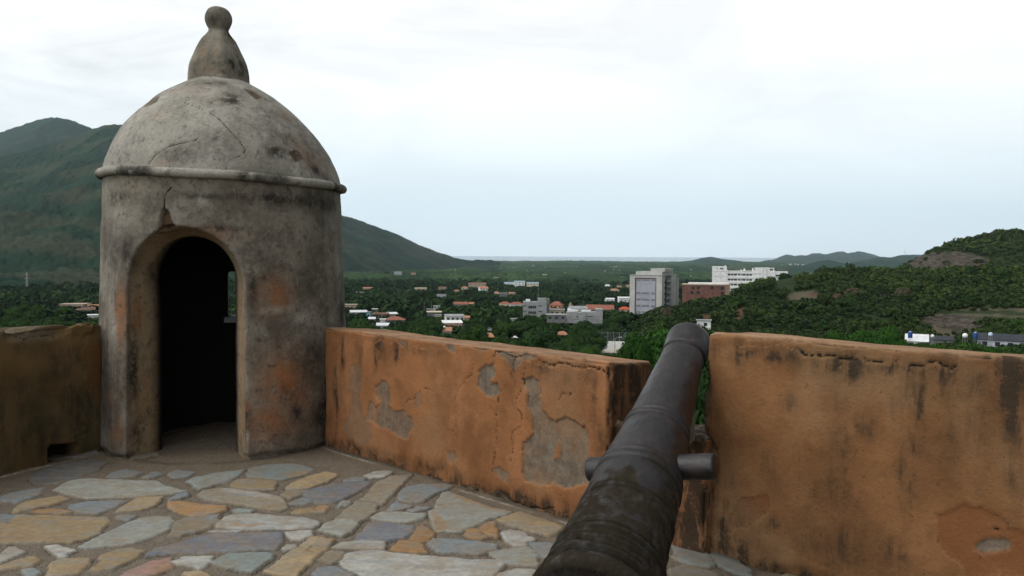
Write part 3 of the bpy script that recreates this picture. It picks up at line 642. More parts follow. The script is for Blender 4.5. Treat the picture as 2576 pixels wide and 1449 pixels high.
for c, p in [
 ('B', [(95,300),(180,265),(390,280),(300,330),(150,350)]), ('E', [(330,390),(420,340),(620,300),(860,270),(950,250),(870,320),(760,380),(600,430),(450,470)]), ('E', [(1000,330),(1040,240),(1250,200),(1500,190),(1650,220),(1730,250),(1640,300),(1400,360),(1200,360)]),
 ('T', [(815,440),(870,375),(1000,360),(1320,385),(1270,475),(1150,480),(900,465)]), ('T', [(1420,470),(1500,410),(1700,330),(1880,285),(2010,310),(1880,390),(1700,450),(1550,475)]), ('Q', [(1380,530),(1480,490),(1650,490),(1600,530),(1500,570)]),
 ('Q', [(435,545),(520,490),(700,460),(900,480),(1250,530),(1390,575),(1415,620),(1430,680),(1350,710),(1150,690),(900,650),(700,615),(560,590)]), ('B', [(1470,640),(1560,595),(1650,570),(1720,620),(1620,645)]), ('B', [(100,595),(180,540),(300,520),(310,550),(200,580)]),
 ('O', [(100,620),(200,615),(450,650),(740,670),(730,710),(560,760),(400,790),(200,730),(120,680)]), ('T', [(1520,740),(1560,710),(1700,690),(1880,670),(1900,690),(1800,725),(1600,745)]), ('E', [(830,720),(900,700),(1050,705),(1000,735),(860,740)]),
 ('W', [(670,870),(760,800),(830,770),(1150,765),(1350,785),(1650,810),(1760,840),(1780,870),(1700,900),(1500,920),(1200,925),(950,930),(750,910),(680,905)]), ('Q', [(150,980),(180,850),(300,800),(500,790),(650,760),(650,840),(560,910),(430,950),(250,990)]), ('W', [(550,955),(650,940),(870,950),(800,970),(620,965)]),
 ('D', [(-120,1230),(-30,1150),(200,1100),(350,1050),(560,990),(800,980),(1100,970),(1340,965),(1350,1080),(1300,1150),(1100,1160),(800,1175),(500,1190),(200,1205),(0,1220)]), ('W', [(1430,965),(1550,950),(1690,955),(1700,990),(1620,1035),(1500,1040)]),
 ('T', [(1220,1400),(1350,1290),(1500,1180),(1620,1090),(1720,1030),(1830,1020),(1950,1060),(1880,1150),(1750,1260),(1600,1400),(1540,1460),(1350,1440)]), ('G', [(1410,1150),(1450,1115),(1520,1115),(1520,1140),(1440,1170)]),
 ('E', [(610,1310),(800,1205),(1000,1200),(1240,1205),(1280,1220),(1230,1280),(1150,1340),(1050,1410),(850,1370),(720,1330)]), ('W', [(165,1300),(270,1255),(430,1240),(590,1245),(530,1320),(440,1370),(330,1345),(230,1320)]), ('T', [(250,1449),(280,1420),(450,1400),(530,1449),(400,1490)]),
 ('G', [(1740,1449),(1800,1390),(1900,1365),(2113,1400),(2113,1490)]), ('Q', [(1870,1250),(1930,1190),(2060,1210),(2050,1260),(1950,1300)])]: stn(fB, c, p)
for c, p in [
 ('D', [(-160,520),(-60,480),(100,440),(300,420),(480,415),(430,470),(280,545),(150,600),(30,612),(-80,590)]), ('Q', [(390,590),(470,520),(560,420),(680,360),(880,350),(800,420),(720,510),(640,590),(600,620),(480,620)]), ('Q', [(140,780),(250,690),(370,600),(550,635),(520,700),(430,770),(360,815),(250,800)]),
 ('G', [(0,880),(60,820),(150,790),(310,795),(360,825),(250,915),(180,915),(60,895)]), ('B', [(770,520),(850,460),(1000,440),(1200,440),(1270,470),(1100,520),(1010,590),(880,595),(775,580)]), ('W', [(425,355),(520,320),(640,300),(700,310),(620,360),(500,375)]), ('B', [(235,390),(300,370),(420,375),(400,400),(250,405)]),
 ('B', [(655,685),(740,600),(870,650),(720,695)]), ('B', [(855,680),(950,655),(1050,660),(900,705)]), ('G', [(500,760),(600,705),(800,710),(1010,720),(980,760),(820,795),(650,785)]), ('G', [(1055,700),(1120,670),(1130,600),(1190,530),(1250,510),(1450,590),(1650,660),(1840,700),(1790,730),(1650,765),(1500,830),(1370,890),(1220,880),(1130,890),(1090,780)]),
 ('D', [(350,970),(420,900),(490,810),(600,800),(750,830),(910,840),(890,890),(800,950),(650,975)]), ('O', [(880,960),(930,880),(995,830),(1110,910),(1050,970),(960,995)]), ('O', [(1395,925),(1450,880),(1530,880),(1600,940),(1540,960),(1450,950)]), ('O', [(1545,880),(1600,820),(1690,800),(1705,940),(1620,935)]),
 ('T', [(1720,780),(1830,740),(1940,705),(2150,770),(2340,840),(2280,890),(2200,925),(2050,890),(1850,830)]), ('W', [(1740,910),(1850,885),(1960,905),(2070,970),(1990,1035),(1880,1020),(1790,975)]), ('B', [(1080,1010),(1120,965),(1300,975),(1500,990),(1680,1020),(1690,1070),(1500,1110),(1300,1090),(1140,1090)]),
 ('O', [(700,1070),(760,990),(860,985),(990,1020),(1010,1090),(900,1090)]), ('W', [(165,1040),(240,1000),(400,990),(600,990),(590,1060),(440,1050),(300,1050)]), ('G', [(1645,1100),(1800,1070),(2000,1045),(2090,1100),(2090,1170),(2085,1230),(1950,1220),(1750,1180)]), ('B', [(2040,1010),(2250,1010),(2350,1080),(2250,1150),(2120,1120)]),
 ('W', [(220,1180),(280,1110),(450,1070),(700,1100),(1000,1130),(1400,1165),(1650,1170),(1790,1190),(1720,1250),(1690,1330),(1400,1380),(1000,1360),(500,1330),(330,1290),(240,1230)]), ('Q', [(40,1150),(90,1090),(240,1100),(170,1160),(120,1185)]), ('T', [(0,960),(120,975),(60,1060),(0,1110),(-80,1060)]),
 ('E', [(190,650),(220,600),(310,605),(270,630)]), ('O', [(0,650),(80,645),(60,690),(0,700),(-40,680)]), ('B', [(-60,1300),(0,1260),(150,1240),(320,1314),(200,1380),(0,1360)]), ('W', [(1740,1320),(1880,1260),(2050,1275),(2150,1320),(2000,1380),(1800,1370)])]: stn(fC, c, p)
for c, p in [('E', [(470,570),(700,600),(950,700),(1020,800),(900,830),(700,800),(500,720)]), ('E', [(1000,650),(1350,780),(1500,900),(1520,957),(1300,930),(1100,830),(1050,760)]), ('Q', [(420,880),(600,830),(900,900),(1100,960),(800,1050),(420,1020)])]: stn(fD, c, p)
for cf, c, p in [(fA, 'O', [(-100,1050),(0,1020),(120,975),(330,960),(390,1000),(300,1050),(0,1065)]), (fB, 'O', [(1400,350),(1530,290),(1730,245),(1690,285),(1500,345)]), (fB, 'W', [(620,470),(760,462),(1000,500),(1250,535),(1385,580),(1405,620),(1300,625),(1100,570),(800,525)]), (fB, 'O', [(770,895),(850,850),(900,868),(1000,880),(1180,850),(1200,890),(1000,910),(820,915)]), (fC, 'O', [(1060,700),(1120,675),(1180,750),(1260,880),(1135,885),(1095,780)]), (fC, 'O', [(1250,512),(1450,590),(1840,702),(1790,715),(1450,630),(1260,550)]), (fB, 'B', [(480,800),(650,762),(650,830),(560,880),(520,830)])]: stn(cf, c, p, True)

def floor_build():
    rng = np.random.RandomState(11)
    # more flagstones, beyond what the photograph shows
    cen = [np.mean(np.array(p), 0) for p, _, _ in ST]
    def clear(c, r): return all(np.hypot(*(np.array(c) - q)) > r for q in cen)
    extra = []
    keys = 'BGTTOWDQQE'
    for _ in range(2600):
        c = (rng.uniform(-6.2, 3.2), rng.uniform(3.0, 6.6))
        pxx, pyy = proj((c[0], c[1], 0)); inside = (-40 < pxx < 1430 and pyy < 1449 + 60 and pyy > 1150)
        if inside or not clear(c, .34): continue
        a = rng.uniform(0, math.pi); l = rng.uniform(.14, .3); b = rng.uniform(.08, .15)
        n = rng.randint(5, 8); th = np.sort(rng.uniform(0, 2 * math.pi, n))
        if np.max(np.diff(np.r_[th, th[0] + 6.283])) > 2.2: continue
        P = [(c[0] + l * math.cos(t) * math.cos(a) - b * math.sin(t) * math.sin(a), c[1] + l * math.cos(t) * math.sin(a) + b * math.sin(t) * math.cos(a)) for t in th]
        extra.append((P, COL[keys[rng.randint(len(keys))]], False)); cen.append(np.array(c))
    allst = ST + extra
    x0, x1, y0, y1, st = -6.4, 3.4, 2.9, 8.7, .0095
    nx, ny = int((x1 - x0) / st), int((y1 - y0) / st)
    X, Y = np.meshgrid(np.linspace(x0, x1, nx), np.linspace(y0, y1, ny), indexing='ij')
    H = .010 * fbm(X * 3, Y * 3, 3, 2) + .010 * fbm(X * 30, Y * 30, 3, 9) + .006 * fbm(X * 90, Y * 90, 2, 19) - .004
    ston = np.zeros_like(X); gap = np.zeros_like(X); col = np.zeros(X.shape + (3,)); col[:] = (.2, .17, .12)
    wx = fbm(X * 16, Y * 16, 4, 31) * .034 + fbm(X * 60, Y * 60, 2, 35) * .014; wy = fbm(X * 16, Y * 16, 4, 47) * .034 + fbm(X * 60, Y * 60, 2, 36) * .014
    for P, c, over in allst:
        P = np.array(P); pc = P.mean(0); P = P if over else pc + (P - pc) * (1 + .016 / np.hypot(*(P - pc).T).mean()); lo = P.min(0) - .06; hi = P.max(0) + .06
        i0, i1 = np.clip([int((lo[0] - x0) / (x1 - x0) * nx), int((hi[0] - x0) / (x1 - x0) * nx) + 2], 0, nx); j0, j1 = np.clip([int((lo[1] - y0) / (y1 - y0) * ny), int((hi[1] - y0) / (y1 - y0) * ny) + 2], 0, ny)
        if i1 <= i0 or j1 <= j0: continue
        sl_ = (slice(i0, i1), slice(j0, j1)); sd = poly_sd(X[sl_] + wx[sl_], Y[sl_] + wy[sl_], [tuple(q) for q in P]) - (0 if over else .002)
        if over:
            mk = sst(.015, -.03, sd + .05 * fbm(X[sl_] * 20, Y[sl_] * 20, 3, 3)) * ston[sl_] * .8
            col[sl_] = col[sl_] * (1 - mk[..., None]) + np.array(c) * mk[..., None]; continue
        mk = sst(.003, -.004, sd); jit = rng.uniform(.85, 1.15)
        tx, ty = rng.uniform(-.012, .012, 2)
        hs = .009 + sst(0, -.015, sd) * .001 + (X[sl_] - P[:, 0].mean()) * tx + (Y[sl_] - P[:, 1].mean()) * ty + .004 * fbm(X[sl_] * 12, Y[sl_] * 12, 4, 5)
        H[sl_] = H[sl_] * (1 - mk) + hs * mk; ston[sl_] = np.maximum(ston[sl_], mk); gap[sl_] = np.maximum(gap[sl_] * (1 - mk), np.exp(-((sd - .004) / .005) ** 2) * sst(.3, .55, vn(X[sl_] * 8, Y[sl_] * 8, 15)))
        k = mk > .02; col[sl_] = np.where(k[..., None], np.array(c) * jit, col[sl_])
    # mortar skirting along the walls and round the sentry box
    dC = (X - A0[0]) * WN[0] + (Y - A0[1]) * WN[1]; sC = (X - A0[0]) * WD[0] + (Y - A0[1]) * WD[1]
    dL = (X - LB[0]) * LN[0] + (Y - LB[1]) * LN[1]
    rs = np.hypot(X - SC[0], Y - SC[1])
    near = np.minimum(np.minimum(np.abs(np.where(sC < s1C + .1, dC, dC - OFF_R)), np.abs(dL)), np.abs(rs - 1.03))
    dirt = sst(.20, .02, near + fbm(X * 7, Y * 7, 3, 61) * .12)
    front = sst(1.55, 1.1, rs + fbm(X * 5, Y * 5, 3, 62) * .2) * (Y < 6.9)
    dirt = np.maximum(dirt, front * .6)
    H = H + .012 * sst(.09, .0, near) - .006 * gap
    gap = np.maximum(gap, .9 * np.exp(-(near / .03) ** 2) * sst(.2, .6, vn(X * 6, Y * 6, 75)))
    dl = np.minimum(np.abs(dC + .045), np.abs(dL + .04)) + np.abs(fbm(X * 9, Y * 9, 3, 71)) * .02
    pale = np.exp(-(dl / .006) ** 2) * sst(.42, .6, vn(X * 2.2, Y * 2.2, 72))
    V = np.stack([X, Y, H], -1).reshape(-1, 3)
    fc = gridf(nx, ny); cx = V[fc[:, 0], 0]; cyy = V[fc[:, 0], 1]
    keep = (((cx - A0[0]) * WN[0] + (cyy - A0[1]) * WN[1] < .22) & ((cx - LB[0]) * LN[0] + (cyy - LB[1]) * LN[1] < .2)) | (np.hypot(cx - SC[0], cyy - SC[1]) < .85)
    fc = fc[keep]
    o = arr_mesh('terrace_floor', V, fc, M['floor'], None, True, {'stone': ston.ravel(), 'stonecol': col.reshape(-1, 3), 'dirt': dirt.ravel() * .8, 'gap': gap.ravel(), 'paleline': pale.ravel()})
    tag(o, kind='structure')
SC = np.array([-2.47, 7.38])                               # axis of the sentry box
floor_build()
# the bastion that carries the terrace, and the rest of its floor behind the camera
def bastion():
    c1 = A0 + WD * 8.5 + WN * .30; c0 = LB - LD * 6 + LN * .3
    M_ = np.array([[WD[0], -LD[0]], [WD[1], -LD[1]]]); t = np.linalg.solve(M_, (LB + LN * .3 - A0 - WN * .3)[:2]); cc = A0 + WN * .3 + WD * t[0]
    ring = [c0, cc, c1, c1 + np.array([0, -14, 0]), c0 + np.array([0, -14, 0])]
    k = len(ring); top = [(p[0], p[1], -.06) for p in ring]; bot = [(p[0] * 1.0, p[1], -14.) for p in ring]
    mb = MB(); mb.poly(top + bot, [tuple(range(k)), tuple(range(2 * k - 1, k - 1, -1))] + [(i, k + i, k + (i + 1) % k, (i + 1) % k) for i in range(k)])
    tag(mb.build('bastion', M['soil']), kind='structure')
    m2 = MB(); m2.box(-9, 8, -8, 2.9, -.05, .002); tag(m2.build('terrace_paving', M['soil']), kind='structure')
bastion()

# ------------------------------------------------------------------ sentry box
def mod_mesh(ob):
    dg = bpy.context.evaluated_depsgraph_get(); dg.update()
    me = bpy.data.meshes.new_from_object(ob.evaluated_get(dg)); return me
def me_arrays(me):
    V = np.empty(len(me.vertices) * 3, np.float32); me.vertices.foreach_get('co', V)
    Nn = np.empty(len(me.vertices) * 3, np.float32); me.vertices.foreach_get('normal', Nn)
    return V.reshape(-1, 3).astype(float), Nn.reshape(-1, 3).astype(float)
def set_attr(me, name, a):
    at = me.attributes.new(name, 'FLOAT', 'POINT'); at.data.foreach_set('value', np.asarray(a, np.float32))
def ring_tilt(x, z, z0=2.2):                               # the cornice sags to the right
    return -.040 * (x - SC[0])
box = empty('sentry_box', (SC[0], SC[1], 0))
tag(box, 'round stone sentry box with a domed roof, knobbed finial and dark arched doorway', 'sentry box')
ZT = 2.19
def sentry_wall():
    Rb, Rt, Ri = 1.03, .965, .62; n = 128
    zs = np.linspace(-.04, ZT, 14)
    ring = [(Ri, zs[0])] + [(Rb + (Rt - Rb) * max(0, z) / ZT, z) for z in zs] + [(Ri, ZT)]
    k = len(ring); V = []
    for i in range(n):
        a = 2 * math.pi * i / n
        for r, z in ring: V.append((SC[0] + r * math.cos(a), SC[1] + r * math.sin(a), z))
    Fc = [(i * k + j, ((i + 1) % n) * k + j, ((i + 1) % n) * k + (j + 1) % k, i * k + (j + 1) % k) for i in range(n) for j in range(k)]
    o = arr_mesh('tmp_wall', V, Fc, M['sentry'])
    bm = bmesh.new(); bm.from_mesh(o.data); bmesh.ops.recalc_face_normals(bm, faces=bm.faces); bm.to_mesh(o.data); bm.free()
    # doorway: splayed arch
    def arch(cx, y, w_, top, zb=-.3, skew=0):
        sp = top - w_ / 2; pts = [(cx - w_ / 2, y, zb), (cx + w_ / 2, y, zb)]
        return pts + [(cx + w_ / 2 * math.cos(t), y, sp + w_ / 2 * math.sin(t)) for t in np.linspace(0, math.pi, 25)]
    secs = [arch(-2.478, 6.15, 1.09, 1.85), arch(-2.492, 6.43, .975, 1.785), arch(-2.525, 6.80, .625, 1.70), arch(-2.525, 7.25, .625, 1.70)]
    kk = len(secs[0]); V = [p for s in secs for p in s]
    F2 = [(i * kk + j, i * kk + (j + 1) % kk, (i + 1) * kk + (j + 1) % kk, (i + 1) * kk + j) for i in range(3) for j in range(kk)]
    bmc = bmesh.new(); vv = [bmc.verts.new(p) for p in V]
    for f in F2: bmc.faces.new([vv[q] for q in f])
    bmc.faces.new(vv[:kk][::-1]); bmc.faces.new(vv[3 * kk:]); bmesh.ops.recalc_face_normals(bmc, faces=bmc.faces)
    # loophole in the far wall
    c0 = O + ray(607, 740) * 7.6; dirx = ray(607, 740)
    d = np.array([dirx[0], dirx[1], 0]); d /= np.linalg.norm(d); s = np.array([d[1], -d[0], 0])
    P0 = O + ray(607, 740) * 7.55; P0[2] = 0
    z0, z1 = .99, 1.42
    q = [P0 - s * .12, P0 + s * .12, P0 + s * .12 + d * 2, P0 - s * .12 + d * 2]
    vb = [bmc.verts.new((p[0], p[1], zz)) for zz in (z0, z1) for p in q]
    fs = [bmc.faces.new([vb[i] for i in f]) for f in ((3, 2, 1, 0), (4, 5, 6, 7), (0, 1, 5, 4), (1, 2, 6, 5), (2, 3, 7, 6), (3, 0, 4, 7))]
    bmesh.ops.recalc_face_normals(bmc, faces=fs)
    mc = bpy.data.meshes.new('cut'); bmc.to_mesh(mc); bmc.free(); co = bpy.data.objects.new('tmp_cut', mc); C.objects.link(co)
    md = o.modifiers.new('b', 'BOOLEAN'); md.operation = 'DIFFERENCE'; md.object = co; md.solver = 'EXACT'
    rm = o.modifiers.new('r', 'REMESH'); rm.mode = 'VOXEL'; rm.voxel_size = .0145
    sm = o.modifiers.new('s', 'SMOOTH'); sm.iterations = 3; sm.factor = .5
    me = mod_mesh(o); bpy.data.objects.remove(o); bpy.data.objects.remove(co)
    me.name = 'wall'
    return me
def blob3(V, tree, lst):
    r = np.zeros(len(V))
    for x, y, rad, amt in lst:
        d = Vector(ray(x, y)).normalized(); hit = tree.ray_cast(Vector(O), d)
        if hit[0] is None: continue
        rr = rad if isinstance(rad, tuple) else (rad, rad)
        q = V - np.array(hit[0]); r = np.maximum(r, amt * np.exp(-(q[:, 0] ** 2 + q[:, 1] ** 2) / rr[0] ** 2 - (q[:, 2] / rr[1]) ** 2))
    return r
def cast_line(tree, pts, n=5):
    out = []
    for (xa, ya), (xb, yb) in zip(pts[:-1], pts[1:]):
        for t in np.linspace(0, 1, n, endpoint=False):
            hit = tree.ray_cast(Vector(O), Vector(ray(xa + (xb - xa) * t, ya + (yb - ya) * t)).normalized())
            if hit[0] is not None: out.append(np.array(hit[0]))
    return out
def tree_of(me):
    bm = bmesh.new(); bm.from_mesh(me); t = BVHTree.FromBMesh(bm); bm.free(); return t
def finish_part(name, me, mat, V, Nn, h, at, parent):
    V2 = V + Nn * h[:, None] - np.array([SC[0], SC[1], 0])
    me.vertices.foreach_set('co', V2.astype(np.float32).ravel()); me.materials.clear(); me.materials.append(mat)
    for k, a in at.items(): set_attr(me, k, a)
    me.polygons.foreach_set('use_smooth', np.ones(len(me.polygons), bool)); me.update()
    o = bpy.data.objects.new(name, me); C.objects.link(o); o.parent = parent; return o
me = sentry_wall(); V, Nn = me_arrays(me); T_ = tree_of(me)
h = .022 * fbm3(V, 2.0, 3, 1) + .010 * fbm3(V, 9, 3, 2) + .005 * fbm3(V, 28, 3, 4)
V[:, 2] += ring_tilt(V[:, 0], V[:, 2]) * sst(1.5, 2.2, V[:, 2])
at = {}
at['orange'] = blob3(V, T_, [(303, 790, (.07, .20), 1.), (690, 745, (.15, .14), .8), (715, 960, (.20, .22), 1.), (680, 1060, (.22, .16), .8), (280, 1000, (.08, .10), .35), (295, 1090, (.12, .12), .5), (370, 1000, (.2, .3), .25), (612, 880, (.05, .25), .5), (618, 1030, (.05, .08), .9), (760, 1000, (.12, .2), .5), (345, 790, (.05, .16), .7), (520, 590, (.25, .06), .5)])
at['stain_shade'] = blob3(V, T_, [(335, 930, (.05, .28), 1.), (320, 640, (.08, .16), .8), (420, 580, (.10, .05), .5), (390, 690, (.08, .10), .7), (745, 1040, (.06, .07), .9), (720, 1000, (.05, .08), .6), (620, 1045, (.022, .10), 1.), (700, 500, (.4, .045), .9), (800, 510, (.25, .07), 1.), (300, 500, (.2, .06), .7), (640, 640, (.2, .2), .4), (800, 700, (.2, .35), .45), (290, 650, (.06, .2), .5), (790, 900, (.12, .3), .5), (815, 1050, (.12, .3), .8), (520, 495, (.3, .03), .6), (635, 720, (.04, .25), .7), (860, 790, (.10, .10), 1.), (268, 930, (.08, .16), .6), (690, 600, (.3, .12), .35), (550, 575, (.2, .03), .8), (345, 1090, (.05, .12), .7)])
at['pale'] = blob3(V, T_, [(690, 780, (.16, .03), .7), (760, 800, (.14, .05), .6), (810, 850, (.12, .06), .5), (512, 500, (.05, .05), .8), (285, 830, (.05, .10), .7), (250, 640, (.05, .5), .6), (848, 660, (.06, .3), .5), (622, 1095, (.016, .04), 1.), (450, 520, (.16, .12), .35), (310, 560, (.16, .16), .4), (835, 560, (.1, .1), .4)])
ck = np.zeros(len(V)); gk = np.zeros(len(V))
outer = np.hypot(V[:, 0] - SC[0], V[:, 1] - SC[1]) > .9
wv = fbm3(V, 18, 3, 9) * .02
for pl, wd_ in [([(430, 470), (415, 490), (413, 520), (408, 545)], .006), ([(600, 480), (590, 500)], .004), ([(240 + 163, 580), (420, 560), (440, 580)], .006)]:
    P = cast_line(T_, pl)
    if len(P) > 1: ck = np.maximum(ck, np.exp(-((line_d3(V, P) + wv * .3) / wd_) ** 2))
wedge = [(408, 525), (422, 530), (432, 560), (446, 582), (400, 582), (402, 545)]
pxv, pyv = proj(V); sdw = poly_sd(pxv + wv * 200, pyv + wv * 200, wedge); gk = sst(2, -2, sdw) * outer * (V[:, 1] < SC[1])
h -= .035 * gk + .008 * ck
inner = ((~outer) & (np.hypot(V[:, 0] - SC[0], V[:, 1] - SC[1]) < .66)).astype(float)
at['crack'] = np.maximum(ck, .55 * sst(.62, .75, vn3(V * 7 + 50, 5)) * 0); at['grey'] = gk
rr_ = np.hypot(V[:, 0] - SC[0], V[:, 1] - SC[1]); at['tan'] = (np.abs(V[:, 0] + 2.5) < .56) * (V[:, 1] < 7.0) * sst(.975, .94, rr_ + .03 * V[:, 2] * 0) * .9
at['inner_shade'] = sst(.80, .62, np.hypot(V[:, 0] - SC[0], V[:, 1] - SC[1])) * (V[:, 1] > SC[1] - .66)  # inside of the box painted near-black, standing in for its darkness
# the plaster is ragged where it meets the paving
h -= .03 * sst(.05, .0, V[:, 2] + fbm3(V, 9, 2, 6) * .06) * outer
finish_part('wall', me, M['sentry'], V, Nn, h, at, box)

def lathe_arr(prof, n, rot=0., sq=None):
    k = len(prof); a = np.arange(n) * 2 * math.pi / n
    R = np.repeat(prof[None, :, 0], n, 0)
    if sq is not None:
        aa = a[:, None] - rot; den = (np.abs(np.cos(aa)) ** 5 + np.abs(np.sin(aa)) ** 5) ** (1 / 5)
        R = R * (1 + (1 / den - 1) * sq[None, :])
    X = SC[0] + R * np.cos(a)[:, None]; Y = SC[1] + R * np.sin(a)[:, None]; Z = np.repeat(prof[None, :, 1], n, 0)
    return np.stack([X, Y, Z], -1).reshape(-1, 3), gridf(n, k, True)
# dome (a shell, closed below by its thickness)
out_p = catmull([(.965, 2.17), (.958, 2.24), (.935, 2.33), (.893, 2.43), (.835, 2.54), (.757, 2.65), (.61, 2.805), (.456, 2.93), (.24, 3.055), (.10, 3.10), (.004, 3.115)], 14)
in_p = np.array([(.004, 2.93), (.3, 2.86), (.5, 2.72), (.62, 2.5), (.63, 2.17), (.965, 2.17)])
prof = np.vstack([out_p, in_p])
V, fc = lathe_arr(prof, 520)
me = arr_mesh('dome', V, fc, M['dome'], link=False); V, Nn = me_arrays(me); T_ = tree_of(me)
fO = (np.hypot(V[:, 0] - SC[0], V[:, 1] - SC[1]) > .01)
outm = np.tile(np.r_[np.ones(len(out_p)), np.zeros(len(in_p))], 520)
h = (.024 * fbm3(V, 2.2, 3, 11) + .007 * fbm3(V, 11, 4, 12)) * outm
d6 = crop(300, 0, 1.6095)
ck = np.zeros(len(V)); wv = fbm3(V, 14, 4, 9) * .06
for pl, wd_, a in [([(640, 610), (700, 630), (790, 665), (860, 715), (910, 775), (960, 830), (1000, 890), (985, 920)], .005, 1.), ([(985, 920), (930, 945), (890, 960), (890, 1000), (870, 1030)], .003, .8), ([(720, 830), (690, 850), (600, 870), (540, 890), (455, 945), (415, 1000), (415, 1040)], .0045, .9), ([(455, 935), (420, 870), (370, 815), (450, 740), (500, 680), (520, 650)], .003, .7), ([(525, 960), (545, 1000), (535, 1045)], .004, .8), ([(735, 720), (730, 800), (720, 830)], .003, .6), ([(330, 700), (370, 665), (440, 640), (520, 625)], .006, .9), ([(640, 610), (680, 600), (760, 570)], .004, .7), ([(1030, 530), (1090, 570), (1130, 600)], .006, .8), ([(1020, 680), (1060, 700)], .004, .8), ([(1000, 930), (1040, 965), (1020, 1000)], .003, .6), ([(1360, 750), (1395, 790)], .008, 1.), ([(900, 710), (940, 705), (1000, 690)], .003, .6)]:
    P = cast_line(T_, d6(pl))
    if len(P) > 1: ck = np.maximum(ck, a * np.exp(-((line_d3(V, P) + np.abs(wv) * .2) / (wd_ * 1.1)) ** 2))
gk = np.zeros(len(V)); pxv, pyv = proj(V); facing = (V[:, 1] < SC[1] + .35)
for poly in [d6([(355, 670), (440, 610), (515, 570), (490, 620), (420, 645)]), d6([(1030, 535), (1080, 545), (1140, 590), (1100, 600), (1060, 565)]), d6([(1260, 900), (1310, 890), (1340, 940), (1300, 960)])]:
    gk = np.maximum(gk, sst(2, -2, poly_sd(pxv + wv * 90, pyv - wv * 90, poly)) * facing * .8)
at = {'crack': ck, 'grey': gk}
at['stain_shade'] = blob3(V, T_, [(*d6([p])[0], r, a) for p, r, a in [((950, 600), (.12, .10), .8), ((1190, 900), (.10, .07), .8), ((1300, 920), (.08, .06), 1.), ((1420, 1000), (.08, .05), .8), ((1150, 700), (.14, .14), .45), ((1230, 780), (.2, .16), .45), ((1400, 880), (.2, .2), .4), ((620, 930), (.16, .10), .45), ((700, 900), (.1, .1), .4), ((820, 830), (.05, .05), .5), ((850, 870), (.14, .12), .35), ((1100, 1040), (.3, .03), .5), ((250, 950), (.2, .14), .3), ((1480, 1050), (.12, .08), .5), ((1060, 560), (.16, .06), .5), ((520, 930), (.08, .06), .4), ((880, 500), (.2, .05), .4)]])
at['orange'] = .35 * blob3(V, T_, [(*d6([p])[0], r, a) for p, r, a in [((1360, 900), (.16, .14), 1.), ((1440, 950), (.12, .1), 1.), ((1500, 1040), (.1, .1), .9), ((1270, 690), (.1, .05), .9), ((490, 990), (.08, .05), .9), ((165, 940), (.06, .14), 1.), ((480, 700), (.1, .04), .8), ((830, 590), (.16, .05), .5), ((700, 540), (.25, .05), .5)]])
at['pale'] = blob3(V, T_, [(*d6([p])[0], r, a) for p, r, a in [((500, 800), (.35, .22), .55), ((800, 760), (.2, .16), .4), ((450, 640), (.25, .1), .4), ((1080, 640), (.14, .08), .6), ((1230, 720), (.06, .05), .8), ((860, 570), (.1, .05), .7), ((1300, 780), (.04, .04), .8), ((1050, 850), (.12, .14), .5)]])
V[:, 2] += ring_tilt(V[:, 0], V[:, 2]) * (1 - sst(2.3, 3.05, V[:, 2])); V[:, 0] -= .055 * sst(2.3, 3.05, V[:, 2])
h -= .008 * ck + .010 * gk
finish_part('dome', me, M['dome'], V, Nn, h, at, box)
# cornice ring
V = []; n, k = 360, 20; pr = []
a = np.arange(n) * 2 * math.pi / n; b = np.arange(k) * 2 * math.pi / k
rm_ = .037 * (1 + .14 * fbm(np.cos(a) * 4 + 9, np.sin(a) * 4 + 9, 3, 3))
R = .985 + rm_[:, None] * np.cos(b)[None, :]; Z = 2.195 + rm_[:, None] * .95 * np.sin(b)[None, :] + (.018 * fbm(np.cos(a) * 3, np.sin(a) * 3, 2, 8))[:, None]
X = SC[0] + R * np.cos(a)[:, None]; Y = SC[1] + R * np.sin(a)[:, None]; Z = Z + ring_tilt(X, Z)
V = np.stack([X, Y, Z], -1).reshape(-1, 3)
i = np.arange(n)[:, None]; j = np.arange(k)[None, :]
fc = np.stack([i * k + j, ((i + 1) % n) * k + j, ((i + 1) % n) * k + (j + 1) % k, i * k + (j + 1) % k], -1).reshape(-1, 4)
me = arr_mesh('cornice', V, fc, M['dome'], link=False); V, Nn = me_arrays(me)
st_ = .7 * sst(.5, .75, vn3(V * 5 + 30, 2))
ckk = sst(.80, .86, vn3(V * np.array([9, 9, 2]) + 60, 7)) * .8
finish_part('cornice', me, M['dome'], V, Nn, .008 * fbm3(V, 12, 3, 5), {'stain_shade': st_, 'crack': ckk * 0, 'grey': st_ * 0, 'orange': .3 * sst(.5, .8, vn3(V * 3, 21)), 'pale': .4 * sst(.4, .8, vn3(V * 6, 22))}, box)
